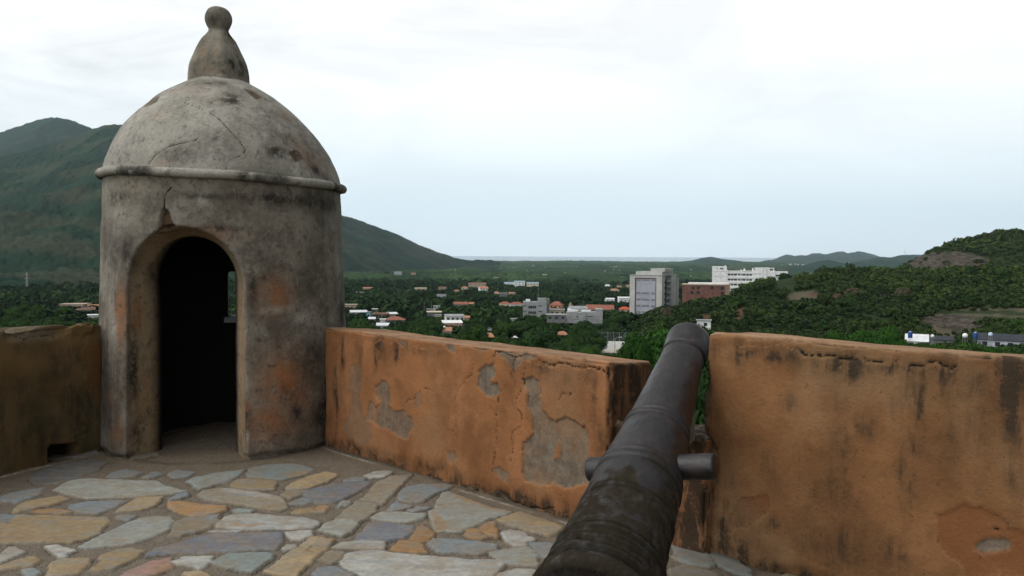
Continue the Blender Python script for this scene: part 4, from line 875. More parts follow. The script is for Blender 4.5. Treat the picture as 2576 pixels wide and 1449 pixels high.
# finial
fp = catmull([(.215, 2.95), (.208, 3.06), (.204, 3.14), (.192, 3.22), (.157, 3.33), (.118, 3.43), (.085, 3.50), (.083, 3.527), (.097, 3.56), (.110, 3.605), (.104, 3.655), (.078, 3.70), (.035, 3.722), (.002, 3.726)], 9)
sq = sst(3.53, 3.42, fp[:, 1])
V, fc = lathe_arr(fp, 144, math.radians(-17), sq)
me = arr_mesh('finial', V, fc, M['finial'], link=False); V, Nn = me_arrays(me); V[:, 0] -= .055; V[:, 2] = 2.95 + (V[:, 2] - 2.95) * .958; me.vertices.foreach_set('co', V.astype(np.float32).ravel()); T_ = tree_of(me)
at = {'crack': np.zeros(len(V)), 'grey': np.zeros(len(V))}
at['stain_shade'] = blob3(V, T_, [(*d6([p])[0], r, a_) for p, r, a_ in [((900, 210), (.05, .08), .9), ((920, 380), (.06, .06), 1.), ((970, 400), (.06, .14), .8), ((850, 360), (.06, .06), .5), ((780, 330), (.05, .1), .4), ((800, 110), (.06, .05), .4), ((690, 400), (.05, .12), .4)]])
at['orange'] = .22 * blob3(V, T_, [(*d6([p])[0], r, a_) for p, r, a_ in [((740, 320), (.06, .1), 1.), ((820, 310), (.04, .08), .8), ((910, 230), (.03, .05), 1.), ((770, 420), (.08, .04), 1.), ((860, 420), (.08, .03), .8)]])
at['pale'] = blob3(V, T_, [(*d6([p])[0], r, a_) for p, r, a_ in [((905, 345), (.02, .02), .9), ((890, 280), (.03, .03), .5), ((840, 100), (.05, .05), .3)]])
finish_part('finial', me, M['finial'], V, Nn, .012 * fbm3(V, 5, 3, 31) + .004 * fbm3(V, 22, 3, 32), at, box)
# sill of the loophole
P0 = O + ray(607, 798) * 8.0
d = np.array([ray(607, 740)[0], 1, 0]); d /= np.linalg.norm(d); rz = math.atan2(-d[0], d[1])
mb = MB(); mb.box(-.15, .15, -.22, .30, .955, .992)
o = mb.build('window_sill', M['concrete'], box); o.location = (P0[0] - SC[0], P0[1] - SC[1] , 0); o.rotation_euler = (0, 0, rz)

# ------------------------------------------------------------------ cannon
def cannon():
    # the gun lies on its breech, the chase raised over the sill
    d0 = ray(1619, 1178); P0 = O + d0 * 3.8; lo = d0 / np.linalg.norm(d0); d2 = ray(1619 + 33.5, 1178 - 94.2); d2 /= np.linalg.norm(d2)
    g = d2 - lo * (d2 @ lo); g /= np.linalg.norm(g); al = math.radians(42); dv = math.cos(al) * lo + math.sin(al) * g
    e1 = np.cross(dv, [0, 0, 1.]); e1 /= np.linalg.norm(e1); e2 = np.cross(e1, dv)
    best = min(((abs(proj(P0 + .27 * (math.cos(q) * e1 + math.sin(q) * e2))[1] - proj(P0 - .27 * (math.cos(q) * e1 + math.sin(q) * e2))[1] + 7), q) for q in np.linspace(-.1, .4, 200)))
    e1, e2 = math.cos(best[1]) * e1 + math.sin(best[1]) * e2, math.cos(best[1]) * e2 - math.sin(best[1]) * e1
    P = [(-1.07, .004), (-1.065, .035), (-1.045, .055), (-1.02, .06), (-.995, .05), (-.98, .042), (-.965, .046), (-.95, .08), (-.925, .15), (-.90, .185), (-.89, .19), (-.885, .205), (-.86, .218), (-.845, .236), (-.838, .250), (-.826, .255), (-.80, .254), (-.778, .246), (-.768, .238),
         (-.750, .237), (-.742, .240), (-.722, .239), (-.714, .233), (-.688, .231), (-.680, .234), (-.664, .233), (-.656, .228), (-.628, .2245), (-.62, .229), (-.600, .2285), (-.59, .222), (-.52, .2145), (-.39, .2055), (-.362, .204), (-.356, .2065), (-.335, .2055), (-.33, .203),
         (-.152, .1925), (-.144, .199), (-.118, .198), (-.112, .192), (-.098, .191), (-.092, .196), (-.08, .195), (-.072, .186), (.0, .180), (.218, .156), (.225, .162), (.240, .161), (.246, .155), (.258, .154), (.264, .159), (.278, .158), (.285, .150), (.6, .131), (.915, .1125), (.922, .109), (.934, .109), (.94, .1175), (.99, .1175), (1.06, .120), (1.10, .122), (1.112, .119), (1.116, .108), (1.116, .052), (.95, .05), (.6, .048), (.6, .002)]
    P = np.array(P); dense = [P[0]]
    for a, b in zip(P[:-1], P[1:]):
        k = max(1, int(np.hypot(*(b - a)) / .010))
        for t in range(1, k + 1): dense.append(a + (b - a) * t / k)
    P = np.array(dense); n = 220
    a = np.arange(n) * 2 * math.pi / n
    LL = np.repeat(P[None, :, 0], n, 0).ravel(); RR = np.repeat(P[None, :, 1], n, 0).ravel(); AA = np.repeat(a[:, None], len(P), 1).ravel()
    big = RR > .07; cx, sx = np.cos(AA), np.sin(AA)
    q3 = np.stack([cx * RR, sx * RR, LL], -1)
    flake = sst(.50, .62, vn3(q3 * 9 + 20, 3) * .6 + .4 * vn3(q3 * 30 + 20, 4)) * sst(-.2, -.42, LL + .5 * (vn3(q3 * 4 + 9, 8) - .5))
    RR = RR + big * (.008 * fbm3(q3, 5, 3, 3) + .004 * fbm3(q3, 26, 3, 4) - .003 * flake)
    lv = -.70; dvnt = np.hypot(LL - lv, (AA - math.pi / 2 - .12) * .23)
    RR += .005 * sst(.05, .03, dvnt) * big - .03 * sst(.013, .008, dvnt) * big
    V = P0 + LL[:, None] * dv + (RR * np.cos(AA))[:, None] * e1 + (RR * np.sin(AA))[:, None] * e2
    dirt = sst(-.27, -.38, LL + .45 * (vn3(q3 * 7 + 5, 6) - .5) + .25 * (vn3(q3 * 20 + 5, 7) - .5) - .06 * cx)
    dirt = np.maximum(dirt, .8 * sst(.25, -.3, LL) * sst(.1, .7, cx) * sst(.45, .6, vn3(q3 * 8 + 3, 9)))
    groove = np.zeros(len(LL))
    for l, q in ((-.154, .9), (-.105, .9), (-.07, 1), (.217, .9), (.252, .8), (.287, 1), (.93, 1), (-.33, .5), (-.36, .5), (-.588, .8), (-.624, .7), (-.655, .8), (-.684, .7), (-.712, .8), (-.746, .7), (-.769, .9)): groove = np.maximum(groove, q * np.exp(-((LL - l) / .007) ** 2) * (.55 + .9 * vn3(q3 * 12 + 7, 11)))
    groove = np.maximum(groove, sst(.013, .008, dvnt) * big); groove = np.maximum(groove, .95 * sst(-.842, -.852, LL))
    root = empty('cannon', (P0[0], P0[1], 0)); org = np.array(root.location)
    tag(root, 'old black iron cannon lying between the two parapet walls, muzzle pointing at the valley', 'cannon')
    arr_mesh('barrel', V - org, gridf(n, len(P), True), M['iron'], root, True, {'dirt': dirt, 'crack': np.clip(groove, 0, 1) * .85})
    c = P0
    for sgn, px_ in ((1, 1801), (-1, 1481)):               # trunnions
        ln = min(np.linspace(.15, .45, 400), key=lambda q: abs(proj(c + sgn * q * e1)[0] - px_)); R0 = .057
        pr = np.array([(0.0, R0), (ln * .5, R0), (ln - .012, R0), (ln - .003, R0 - .003), (ln, R0 - .010), (ln, .002)]); kk = 48
        L2 = np.repeat(pr[None, :, 0], kk, 0).ravel(); R2 = np.repeat(pr[None, :, 1], kk, 0).ravel(); A2 = np.repeat((np.arange(kk) * 2 * math.pi / kk)[:, None], len(pr), 1).ravel()
        VV = c + sgn * L2[:, None] * e1 + (R2 * np.cos(A2))[:, None] * dv + (R2 * np.sin(A2))[:, None] * e2
        f = gridf(kk, len(pr), True); f = f if sgn < 0 else f[:, ::-1]
        arr_mesh('trunnion', VV - org, f, M['iron'], root, True, {'dirt': np.zeros(len(VV)), 'crack': np.zeros(len(VV))})
    # stone propping the barrel on the sill
    q = P0 + dv * .72; zb = .60; hz = q[2] - .125 * 1.1 - zb
    m_ = bmesh.new(); bmesh.ops.create_cube(m_, size=1)
    for v in m_.verts: v.co = Vector((v.co.x * .17, v.co.y * .26, (v.co.z + .5) * hz + (v.co.y * .12 if v.co.z > 0 else 0)))
    bmesh.ops.bevel(m_, geom=list(m_.edges), offset=.02, segments=2, affect='EDGES')
    me = bpy.data.meshes.new('stone_block'); m_.to_mesh(me); m_.free(); me.materials.append(M['stone_block'])
    ob = bpy.data.objects.new('stone_block', me); C.objects.link(ob); ob.location = (q[0], q[1], zb); ob.rotation_euler = (0, 0, -math.atan2(dv[0], dv[1]))
    tag(ob, 'rough stone block on the masonry sill, wedged under the cannon barrel', 'stone block')
cannon()

# ------------------------------------------------------------------ the land: valley floor, hills, mountain, sea
SEA = -62.0
GR = np.array([(0, -9), (30, -12), (60, -15), (110, -18.5), (150, -23), (250, -30), (350, -33.5), (500, -37), (800, -44), (1500, -53), (3000, -58), (6000, -60.5), (6300, -63), (6700, -72), (20000, -80)], float)
def crest(pts, zc):
    r = [ray(x, y) for x, y in pts]; zx = [ray(x, 640)[0] for x, _ in zc]
    return np.array([q[0] for q in r]), np.array([q[2] for q in r]), np.array(zx), np.array([z for _, z in zc], float)
HILLS = [  # crest line, distance, front width, back width, steepness
    (crest([(1560, 830), (1640, 806), (1720, 784), (1800, 769), (1850, 744), (1900, 724), (1940, 709), (2000, 699), (2040, 690), (2100, 684), (2180, 684), (2260, 690), (2400, 690), (2576, 684), (2900, 664), (3400, 645)], [(1560, 300), (1640, 330), (1800, 400), (2000, 430), (2576, 410)]), 215, 150, 1.15),
    (crest([(2150, 720), (2230, 697), (2265, 682), (2290, 663), (2330, 638), (2400, 616), (2470, 596), (2520, 588), (2576, 586), (2800, 565), (3400, 565)], [(2150, 640), (3400, 640)]), 150, 220, 1.0)]
def ground(X, Y):
    X = np.asarray(X, float); Y = np.asarray(Y, float); r = np.hypot(X, Y); Z = np.maximum(Y, r * .45); u = X / np.maximum(Z, 1e-3)
    g = np.interp(Z, GR[:, 0], GR[:, 1]) + 1.2 * fbm(X / 40, Y / 40, 3, 3) * sst(50, 200, Z) * sst(6000, 5000, Z)
    b0 = np.interp(Z, GR[:, 0], GR[:, 1])
    out = g
    for (cu, ce, zu, zz), wf, wb, p in HILLS:
        Zc = np.interp(u, zu, zz); zc = EYE + np.interp(u, cu, ce) * Zc
        t = (Z - (Zc - wf)) / wf; f = np.where(t < 1, np.clip(t, 0, 1) ** p, np.clip(1 - ((Z - Zc) / wb) ** 2, 0, 1))
        amp = np.sin(np.clip(t, 0, 1) * math.pi)
        gate = sst(cu[0] - .01, cu[0] + .05, u)
        hz = b0 + (zc - b0) * f * gate + amp * gate * (9 * fbm(X / 45, Y / 45, 4, 14))
        out = np.maximum(out, hz)
    return out
def solve(x, y, h, z0=60., z1=7000.):
    d = ray(x, y); Z = np.exp(np.linspace(math.log(z0), math.log(z1), 4000))
    f = ground(d[0] * Z, Z) + h - (EYE + d[2] * Z); k = np.argmax(f > 0)
    return float(Z[k]) if f[k] > 0 else z1
def ground_sheet():
    th = np.r_[np.linspace(-180, -42, 40), np.linspace(-41, -32, 40), np.linspace(-31.8, 45, 560), np.linspace(46, 180, 40)]; th = np.radians(th)
    r = np.r_[np.linspace(3, 80, 12), np.exp(np.linspace(math.log(90), math.log(900), 330)), np.exp(np.linspace(math.log(920), math.log(6900), 60))]
    TH, R = np.meshgrid(th, r, indexing='ij'); X = R * np.sin(TH); Y = R * np.cos(TH)
    Zg = ground(X, Y) + .8 * fbm(X / 6, Y / 6, 3, 40)
    V = np.stack([X, Y, Zg], -1).reshape(-1, 3); px_, py_ = proj(np.where(V[:, 1:2] > 5, V, np.array([[0, 5., -9.]])))
    wx = fbm(px_ / 14, py_ / 7, 4, 6) * 26
    bare = np.zeros(len(V)); path = np.zeros(len(V)); red = np.zeros(len(V))
    for key, poly in GROUNDMARK:
        mk = sst(2, -3, poly_sd(px_ + wx, py_ + wx * .5, poly)) * (V[:, 1] < 800) * (V[:, 1] > 100)
        t = {'bare': bare, 'path': path, 'red': red}[key]; np.maximum(t, mk, out=t)
    V[:, 2] += bare * (5.5 * fbm(V[:, 0] / 9, V[:, 1] / 14, 4, 21))
    o = arr_mesh('ground', V, gridf(len(th), len(r)), M['ground'], None, True, {'bare': bare, 'path': path, 'red': red}); tag(o, kind='structure')
GROUNDMARK = [('bare', [(2283, 668), (2300, 650), (2335, 640), (2400, 634), (2455, 639), (2492, 654), (2478, 668), (2440, 680), (2330, 680)]),
    ('path', [(1975, 742), (2005, 733), (2050, 732), (2060, 748), (2020, 762), (1985, 758)]), ('red', [(2040, 740), (2120, 738), (2140, 756), (2060, 762)]), ('red', [(1845, 800), (1862, 775), (1880, 770), (1870, 795), (1855, 812)]), ('red', [(1760, 792), (1830, 786), (1830, 802), (1770, 806)]),
    ('path', [(2380, 776), (2480, 772), (2600, 776), (2600, 783), (2480, 780), (2390, 784)]), ('path', [(2330, 792), (2450, 789), (2600, 793), (2600, 799), (2450, 796), (2340, 798)]), ('bare', [(2320, 800), (2400, 796), (2480, 800), (2470, 830), (2440, 848), (2360, 846)]), ('path', [(2350, 818), (2385, 812), (2395, 842), (2345, 840)]),
    ('bare', [(2210, 736), (2290, 732), (2290, 748), (2220, 752)]), ('red', [(1450, 825), (1500, 822), (1555, 818), (1560, 836), (1470, 838)]), ('path', [(1525, 868), (1585, 862), (1590, 900), (1530, 900)])]
ground_sheet()
# sea
mb = MB(); mb.box(-15000, 15000, 5200, 18000, SEA - 2, SEA); tag(mb.build('sea', M['sea']), kind='structure')

def slope_patch(name, pts, zc, zf, back, nu, nt, amp, cell, ch, mat, cover=1., umax=None, low=None, bare=0., spur=260.):
    cu, ce, zu, zz = crest(pts, zc); fu = np.array([ray(x, 640)[0] for x, _ in zf]); fz = np.array([z for _, z in zf], float)
    U = np.linspace(cu[0], cu[-1], nu); t = np.linspace(-.06, 1 + back, nt)
    UU, TT = np.meshgrid(U, t, indexing='ij'); Zc = np.interp(UU, zu, zz); Zf = np.interp(UU, fu, fz); e = np.interp(UU, cu, ce)
    # smooth the crest a little
    Z = Zf + (Zc - Zf) * TT; X = UU * Z; b = np.interp(Z, GR[:, 0], GR[:, 1]); zc_ = EYE + e * Zc - ch * .8
    f = np.where(TT < 1, .62 * np.clip(TT, 0, 1) ** 1.15 + .38 * np.clip(TT, 0, 1) ** 2 * (3 - 2 * np.clip(TT, 0, 1)), 1 - ((TT - 1) / back * .9) ** 2)
    rid = 1 - np.abs(2 * vn(X / spur + .35 * fbm(Z / 300, X / 300, 3, 4) * 2, Z / (spur * 3.4), 5) - 1)
    rid2 = 1 - np.abs(2 * vn(X / (spur * .38), Z / (spur * 1.1), 15) - 1)
    env = np.sin(np.clip(TT, 0, 1) * math.pi) ** .8
    zz_ = b + (zc_ - b) * f + env * amp * ((rid - .6) * 1.4 + (rid2 - .6) * .55 + fbm(X / 90, Z / 120, 4, 9) * .8) - (TT < 0) * 12
    w1, i1 = worley(X / cell, Z / cell, 3); crown = np.sqrt(np.clip(1 - (w1 / .75) ** 2, 0, 1)) * (.45 + .75 * i1)
    dens = sst(.30, .5, vn(X / 160, Z / 160, 31) + .35 * vn(X / 40, Z / 40, 32) * cover) if cover < 1 else 1
    zz_ = zz_ + ch * crown * dens
    tint = np.clip(.30 + .35 * i1 + 1.0 * fbm(X / 90, Z / 200, 5, 41) + .6 * fbm(X / 25, Z / 60, 3, 42), 0, 1.2)
    br = bare * sst(.55, .75, vn(X / 120 + 7, Z / 50, 51)) * (1 - dens * .6)
    V = np.stack([X, Z, zz_], -1).reshape(-1, 3)
    o = arr_mesh(name, V, gridf(nu, nt), mat, None, True, {'tint': tint.ravel(), 'bare': np.broadcast_to(br, X.shape).ravel()}); tag(o, kind='structure'); return o
slope_patch('mountain', [(-1500, 560), (-900, 500), (-500, 450), (-200, 420), (0, 398), (60, 385), (130, 362), (200, 340), (245, 322), (270, 314), (300, 313), (360, 322), (450, 350), (560, 400), (700, 470), (800, 515), (855, 540), (900, 553), (960, 575), (1000, 590), (1050, 615), (1110, 640), (1150, 651), (1200, 658), (1260, 664)],
    [(-1500, 2600), (300, 2600), (855, 3000), (1150, 3600), (1260, 3900)], [(-1500, 820), (0, 860), (300, 1000), (855, 1900), (1150, 3000), (1260, 3500)], .5, 760, 420, 42, 13, 6, M['mountain'], bare=.5)
slope_patch('mountain', [(-1500, 700), (-600, 480), (-200, 420), (-100, 380), (0, 333), (60, 312), (95, 300), (130, 294), (160, 297), (190, 305), (235, 324), (300, 350), (400, 420), (600, 560), (700, 640)], [(-1500, 3700), (700, 3700)], [(-1500, 2300), (700, 2300)], .4, 420, 120, 40, 22, 6, M['mountain'])
slope_patch('hill', [(1640, 668), (1700, 660), (1744, 655), (1765, 649), (1788, 646), (1805, 649), (1818, 652), (1848, 655), (1874, 659), (1920, 664)], [(1640, 5900), (1920, 5900)], [(1640, 4700), (1920, 4700)], .5, 160, 80, 10, 26, 6, M['mountain'])
slope_patch('hill', [(1900, 662), (1945, 654), (1962, 646), (1980, 640), (2001, 644), (2015, 642), (2029, 643), (2045, 637), (2060, 637), (2077, 640), (2092, 637), (2110, 632), (2122, 633), (2133, 637), (2161, 632), (2173, 634), (2195, 639), (2213, 646), (2300, 652), (2400, 660)], [(1900, 8000), (2400, 8000)], [(1900, 6000), (2400, 6000)], .5, 260, 90, 22, 34, 7, M['mountain'], bare=.5)
slope_patch('hill', [(2090, 668), (2130, 664), (2165, 656), (2200, 650), (2213, 647), (2241, 648), (2264, 642), (2279, 641), (2310, 641), (2360, 640), (2500, 636), (2700, 640), (3000, 655)], [(2090, 4600), (3000, 4600)], [(2090, 3300), (3000, 3300)], .5, 260, 120, 10, 15, 5, M['mountain'])
slope_patch('hill', [(1980, 672), (2020, 668), (2060, 657), (2085, 655), (2110, 660), (2150, 668), (2200, 672), (2260, 676)], [(1980, 3300), (2260, 3300)], [(1980, 2500), (2260, 2500)], .5, 160, 70, 6, 13, 5, M['mountain'])

# ------------------------------------------------------------------ buildings
BLD = []                                                   # x0, x1, top, lowest visible pixel, distance
def site(x0, x1, yt, yv, h, Z=None):
    xc = (x0 + x1) / 2
    if Z is None: Z = solve(xc, yt, h, 60. if yt > 735 or xc < 1600 else 1200.)
    d = ray(xc, yt); X = d[0] * Z; g = EYE + d[2] * Z - h
    BLD.append((x0, x1, yt, yv, Z)); return X, Z, g, math.atan2(-d[0], 1), (x1 - x0) / F * Z
def house(label, x0, x1, yt, yv, h, wall, roof, kind='flat', nwin=2, yaw=0., dep=.8, rh=None, cat='house', group=None, name='house', Z=None, storeys=1, door=True):
    X, Y, g, rz, Wv = site(x0, x1, yt, yv, h, Z)
    y_ = math.radians(yaw); Wd = Wv / (math.cos(y_) + dep * abs(math.sin(y_))); D = max(4., Wd * dep)
    r = empty(name, (X, Y + D * .4, g), rz + y_); tag(r, label, cat, group)
    rh = {'flat': .3, 'shed': .9, 'gable': h * .34, 'hip': h * .34}[kind] if rh is None else rh
    hw = h - rh; a, b = -Wd / 2, Wd / 2; y0, y1 = -D / 2, D / 2
    mb = MB(); mb.box(a, b, y0, y1, -4, hw)
    if kind == 'gable': mb.poly([(a, y0, hw), (a, y1, hw), (a, 0, h - .15), (b, y0, hw), (b, y1, hw), (b, 0, h - .15)], [(0, 1, 2), (5, 4, 3), (0, 2, 5, 3), (2, 1, 4, 5)])
    mb.build('wall', M[wall], r)
    o = .35; rf = MB()
    if kind == 'flat': rf.box(a - o, b + o, y0 - o, y1 + o, hw + .003, h)
    elif kind == 'shed': rf.hexa([(a - o, y0 - o, hw + .02), (b + o, y0 - o, hw + .02), (b + o, y1 + o, h - .12), (a - o, y1 + o, h - .12)], [(a - o, y0 - o, hw + .14), (b + o, y0 - o, hw + .14), (b + o, y1 + o, h), (a - o, y1 + o, h)])
    elif kind == 'gable':
        for sg in (-1, 1):
            e0 = sg * (D / 2 + o); zl = hw - rh * o / (D / 2)
            rf.hexa([(a - o, e0, zl + .01), (b + o, e0, zl + .01), (b + o, 0, h - .14), (a - o, 0, h - .14)], [(a - o, e0, zl + .15), (b + o, e0, zl + .15), (b + o, 0, h), (a - o, 0, h)])
    else:
        i = min(D / 2, Wd / 2 * .7)
        rf.poly([(a - o, y0 - o, hw), (b + o, y0 - o, hw), (b + o, y1 + o, hw), (a - o, y1 + o, hw), (a + i, 0, h), (b - i, 0, h)], [(3, 2, 1, 0), (0, 1, 5, 4), (1, 2, 5), (2, 3, 4, 5), (3, 0, 4)])
    rf.build('roof', M[roof], r)
    sh = hw / storeys
    for s in range(storeys):
        for k in range(nwin):
            cx = a + Wd * (k + .5 + (.12 if door and s == 0 else 0)) / nwin; cx = min(cx, b - .9); ww = min(1.3, Wd / nwin * .5); z = s * sh + sh * .38
            w_ = MB(); w_.box(cx - ww / 2, cx + ww / 2, y0 - .05, y0 + .1, z, z + min(1.2, sh * .42)); w_.build('window', M['glass'], r)
    if door and nwin: 
        w_ = MB(); w_.box(a + .25, a + 1.15, y0 - .06, y0 + .1, 0, min(2.05, sh * .8)); w_.build('door', M['shutter'], r)
    return r
def z1(x0, x1, yt, yv): return (805 + .2083 * x0, 805 + .2083 * x1, 603.7 + .2083 * yt, 603.7 + .2083 * yv)
def z2(x0, x1, yt, yv): return (1274.5 + .2083 * x0, 1274.5 + .2083 * x1, 603.7 + .2083 * yt, 603.7 + .2083 * yv)
# --- houses of the town, read off the photograph one by one
house('long low house with a bright white sheet roof beside the turquoise wall', *z1(350, 560, 855, 905), 3.2, 'grey_wall', 'zinc', 'shed', 3, 4)
house('small turquoise house at the end of the long white-roofed house', *z1(560, 612, 868, 915), 4.0, 'teal', 'concrete', 'flat', 1, -10, door=False)
house('house with a dark brown tiled roof between the turquoise house and the brick shed', *z1(615, 745, 868, 925), 4.2, 'concrete', 'tile_brown', 'hip', 3)
house('red brick shed with a brown roof behind the terracotta hipped roof', *z1(735, 830, 880, 945), 5.0, 'brick', 'tile_brown', 'shed', 1, 12)
house('shed with a bright white sloping sheet roof above the terracotta hipped roof', *z1(800, 935, 876, 915), 4.8, 'tan', 'zinc', 'shed', 0, 14, door=False, cat='shed', name='shed')
house('house with a wide terracotta hipped roof near the sentry box wall', *z1(775, 1015, 928, 1003), 4.6, 'concrete_dk', 'tile_red', 'hip', 3)
house('white building with an arched porch just behind the white flat roof', *z1(722, 782, 955, 1010), 4.2, 'white', 'zinc', 'flat', 1, dep=.7)
house('low house with a plain white flat roof just above the orange parapet', *z1(660, 825, 1010, 1066), 3.4, 'grey_wall', 'zinc', 'shed', 2, -8, dep=1.0)
house('small house with a pink and white roof left of the terracotta hipped roof', *z1(585, 660, 935, 975), 3.2, 'pink', 'zinc', 'shed', 1)
house('tiny white house among trees above the dark brown roof', *z1(625, 690, 830, 865), 3.2, 'white', 'zinc', 'flat', 1)
house('house with a broad cream flat roof and shaded porch', *z1(1288, 1460, 865, 940), 5.2, 'concrete_dk', 'cream', 'flat', 3, 0, rh=.5)
house('cream two storey house half hidden under the cream flat roof', *z1(1385, 1465, 905, 950), 4.0, 'cream', 'concrete', 'flat', 3, -6)
house('small white block house with an open upper floor', *z1(1370, 1445, 793, 838), 5.0, 'white', 'concrete', 'flat', 2, storeys=2)
house('pale house with broken white walls below the small white block house', *z1(1285, 1370, 832, 868), 3.4, 'grey_wall', 'concrete', 'flat', 2)
house('long white two storey house with square windows', *z1(1498, 1738, 905, 972), 6.2, 'white', 'concrete', 'shed', 4, 6, rh=.8, storeys=2)
house('house with a short orange roof at the right end of the long white house', *z1(1722, 1802, 920, 955), 5.0, 'tan', 'tile_salmon', 'shed', 1)
house('brick house with a thin white roof edge below the long white house', *z1(1468, 1712, 980, 1052), 4.6, 'pink', 'white', 'shed', 4, 4, rh=.9)
house('house with an orange roof under the white ball tank', *z1(1474, 1582, 1060, 1142), 4.6, 'grey_wall', 'tile_salmon', 'shed', 2, rh=1.5, dep=1.)
house('wide house with a red tiled roof and shaded veranda amid trees', *z1(1612, 1775, 748, 815), 5.0, 'concrete', 'tile_red', 'gable', 3)
house('small house with a sandy gabled roof beside the red veranda house', *z1(1778, 1858, 750, 782), 4.2, 'tan', 'tile_salmon', 'gable', 1)
house('left house of the long red roof row next to the grey office block', *z1(2160, 2300, 745, 805), 5.0, 'cream', 'tile_red', 'hip', 2)
house('right house of the long red roof row next to the grey office block', *z1(2285, 2460, 750, 812), 5.0, 'white', 'tile_red', 'hip', 3)
house('white house with twin pointed gables and salmon roofs', *z1(1910, 2032, 562, 645), 7.0, 'white', 'tile_salmon', 'gable', 3, 15, storeys=2)
house('wide pinkish unfinished block with an open top floor', *z1(1790, 2002, 522, 600), 7.5, 'tan', 'tile_salmon', 'flat', 4, rh=.6, storeys=2)
house('small house with an orange gabled roof left of the unfinished block', *z1(1702, 1785, 560, 622), 5.2, 'cream', 'tile_salmon', 'hip', 2)
house('low house with a bright orange roof in the trees left of the twin gables', *z1(1618, 1675, 603, 640), 4.2, 'white', 'tile_salmon', 'gable', 1)
house('pale brown flat house further left among the trees', *z1(1428, 1524, 568, 622), 5.0, 'tan', 'tile_salmon', 'flat', 3)
house('grey house with white patches among dark trees', *z1(1408, 1524, 658, 700), 4.6, 'grey_wall', 'concrete', 'flat', 2)
house('house with a vivid orange hipped roof in the middle of the wood', *z1(2093, 2167, 622, 662), 5.0, 'white', 'tile_salmon', 'hip', 1)
house('grey unfinished house right of the vivid orange roof', *z1(2170, 2262, 640, 705), 6.0, 'concrete_dk', 'concrete', 'flat', 2)
house('sandy house with an orange roof edge right of the grey unfinished house', *z1(2272, 2362, 632, 672), 5.0, 'tan', 'tile_salmon', 'shed', 2)
house('pinkish long house deep in the wood near the foot of the mountain', *z1(515, 628, 572, 622), 5.0, 'pink', 'tile_salmon', 'shed', 2)
house('flat grey roof deep in the wood right of the sentry box', *z1(428, 520, 630, 652), 3.6, 'concrete', 'concrete', 'flat', 2)
house('low tan building with a flat roof just right of the sentry box', *z1(293, 445, 778, 835), 4.4, 'tan', 'tan', 'flat', 3)
house('sandy shed with a rusty roof in the middle of the dark wood', *z1(1138, 1285, 578, 625), 4.2, 'tan', 'tan', 'shed', 2)
house('orange house beside the yellow block on the slope', *z1(655, 718, 322, 372), 9., 'orange_paint', 'tan', 'flat', 2, storeys=2)
house('tall pale yellow block of flats on the lower mountain slope', *z1(715, 842, 318, 405), 14., 'cream', 'tan', 'flat', 4, storeys=4, dep=.6)
house('cream building left of the orange house on the slope', *z1(325, 455, 328, 372), 8., 'cream', 'tan', 'flat', 4)
house('brown terrace house between the two cream buildings on the slope', *z1(470, 640, 345, 378), 6., 'tan', 'tile_brown', 'flat', 4)
house('grey flat building below the yellow block of flats', *z1(888, 988, 384, 435), 8., 'grey_wall', 'grey_wall', 'flat', 3)
house('small pink building right of the grey flat building', *z1(1092, 1155, 394, 435), 6., 'pink', 'tile_salmon', 'flat', 1)
house('white building with a long pale blue roof at the left', *z1(2220, 2360, 512, 552), 7., 'white', 'bluewhite', 'flat', 5, rh=.8)
house('tall white building with a pale blue roof in the centre of the pale blue group', *z1(2345, 2475, 497, 590), 10., 'white', 'bluewhite', 'flat', 3, storeys=3, rh=1.)
house('white and tan building with a pale blue roof, right end of its group', *z2(243, 388, 513, 580), 9., 'cream', 'bluewhite', 'flat', 4, storeys=2, rh=1.)
house('salmon house with a red hipped roof behind the grey office block', *z2(518, 695, 743, 845), 7.5, 'salmon', 'tile_red', 'hip', 3, storeys=2, yaw=-12)
house('tan house with a flat roof below the salmon house', *z2(515, 702, 838, 905), 4.2, 'tan', 'concrete', 'flat', 3)
house('grey two storey house with black windows beside the grey office block', *z2(490, 722, 900, 1012), 6.5, 'concrete_dk', 'concrete', 'flat', 3, storeys=2)
house('low building under a long light grey pitched roof', *z2(738, 985, 800, 870), 5.6, 'white', 'concrete', 'gable', 5, 18, rh=1.6)
house('long hall with a bright terracotta roof left of the tower block', *z2(965, 1308, 785, 862), 6., 'cream', 'tile_red', 'gable', 5, -5, rh=3., dep=.5)
house('house with a vivid red roof touching the tower block', *z2(1362, 1503, 808, 868), 4.6, 'tan', 'tile_bright', 'hip', 2)
house('white wall house behind the long terracotta hall', *z2(1188, 1305, 703, 748), 4.6, 'white', 'zinc', 'shed', 2)
house('white house with a pale roof just left of the tower block', *z2(1345, 1508, 690, 758), 5.6, 'white', 'zinc', 'shed', 3, 10)
house('house with a sand coloured roof in the wood left of the tower block', *z2(1245, 1362, 588, 628), 5., 'cream', 'tile_salmon', 'hip', 2)
house('tiny white house above the sand coloured roof', *z2(1178, 1250, 538, 575), 5., 'white', 'zinc', 'gable', 1)
house('small pink roofed house between the tiny white house and the tower block', *z2(1325, 1385, 553, 582), 4., 'white', 'tile_salmon', 'gable', 1)
house('tan house hard against the top left of the tower block', *z2(1438, 1522, 543, 580), 4.5, 'tan', 'tile_salmon', 'shed', 1)
house('house with a small orange roof among the nearest trees', *z2(598, 748, 1105, 1165), 3.8, 'pink', 'tile_salmon', 'hip', 2)
house('white garden house on the left of the grey office block', *z2(52, 128, 948, 990), 3.2, 'white', 'concrete', 'flat', 1)
house('small house with an orange roof and white eave near the parapet', *z1(1995, 2088, 1132, 1192), 3.4, 'tan', 'tile_salmon', 'shed', 1, 14, rh=1.4)
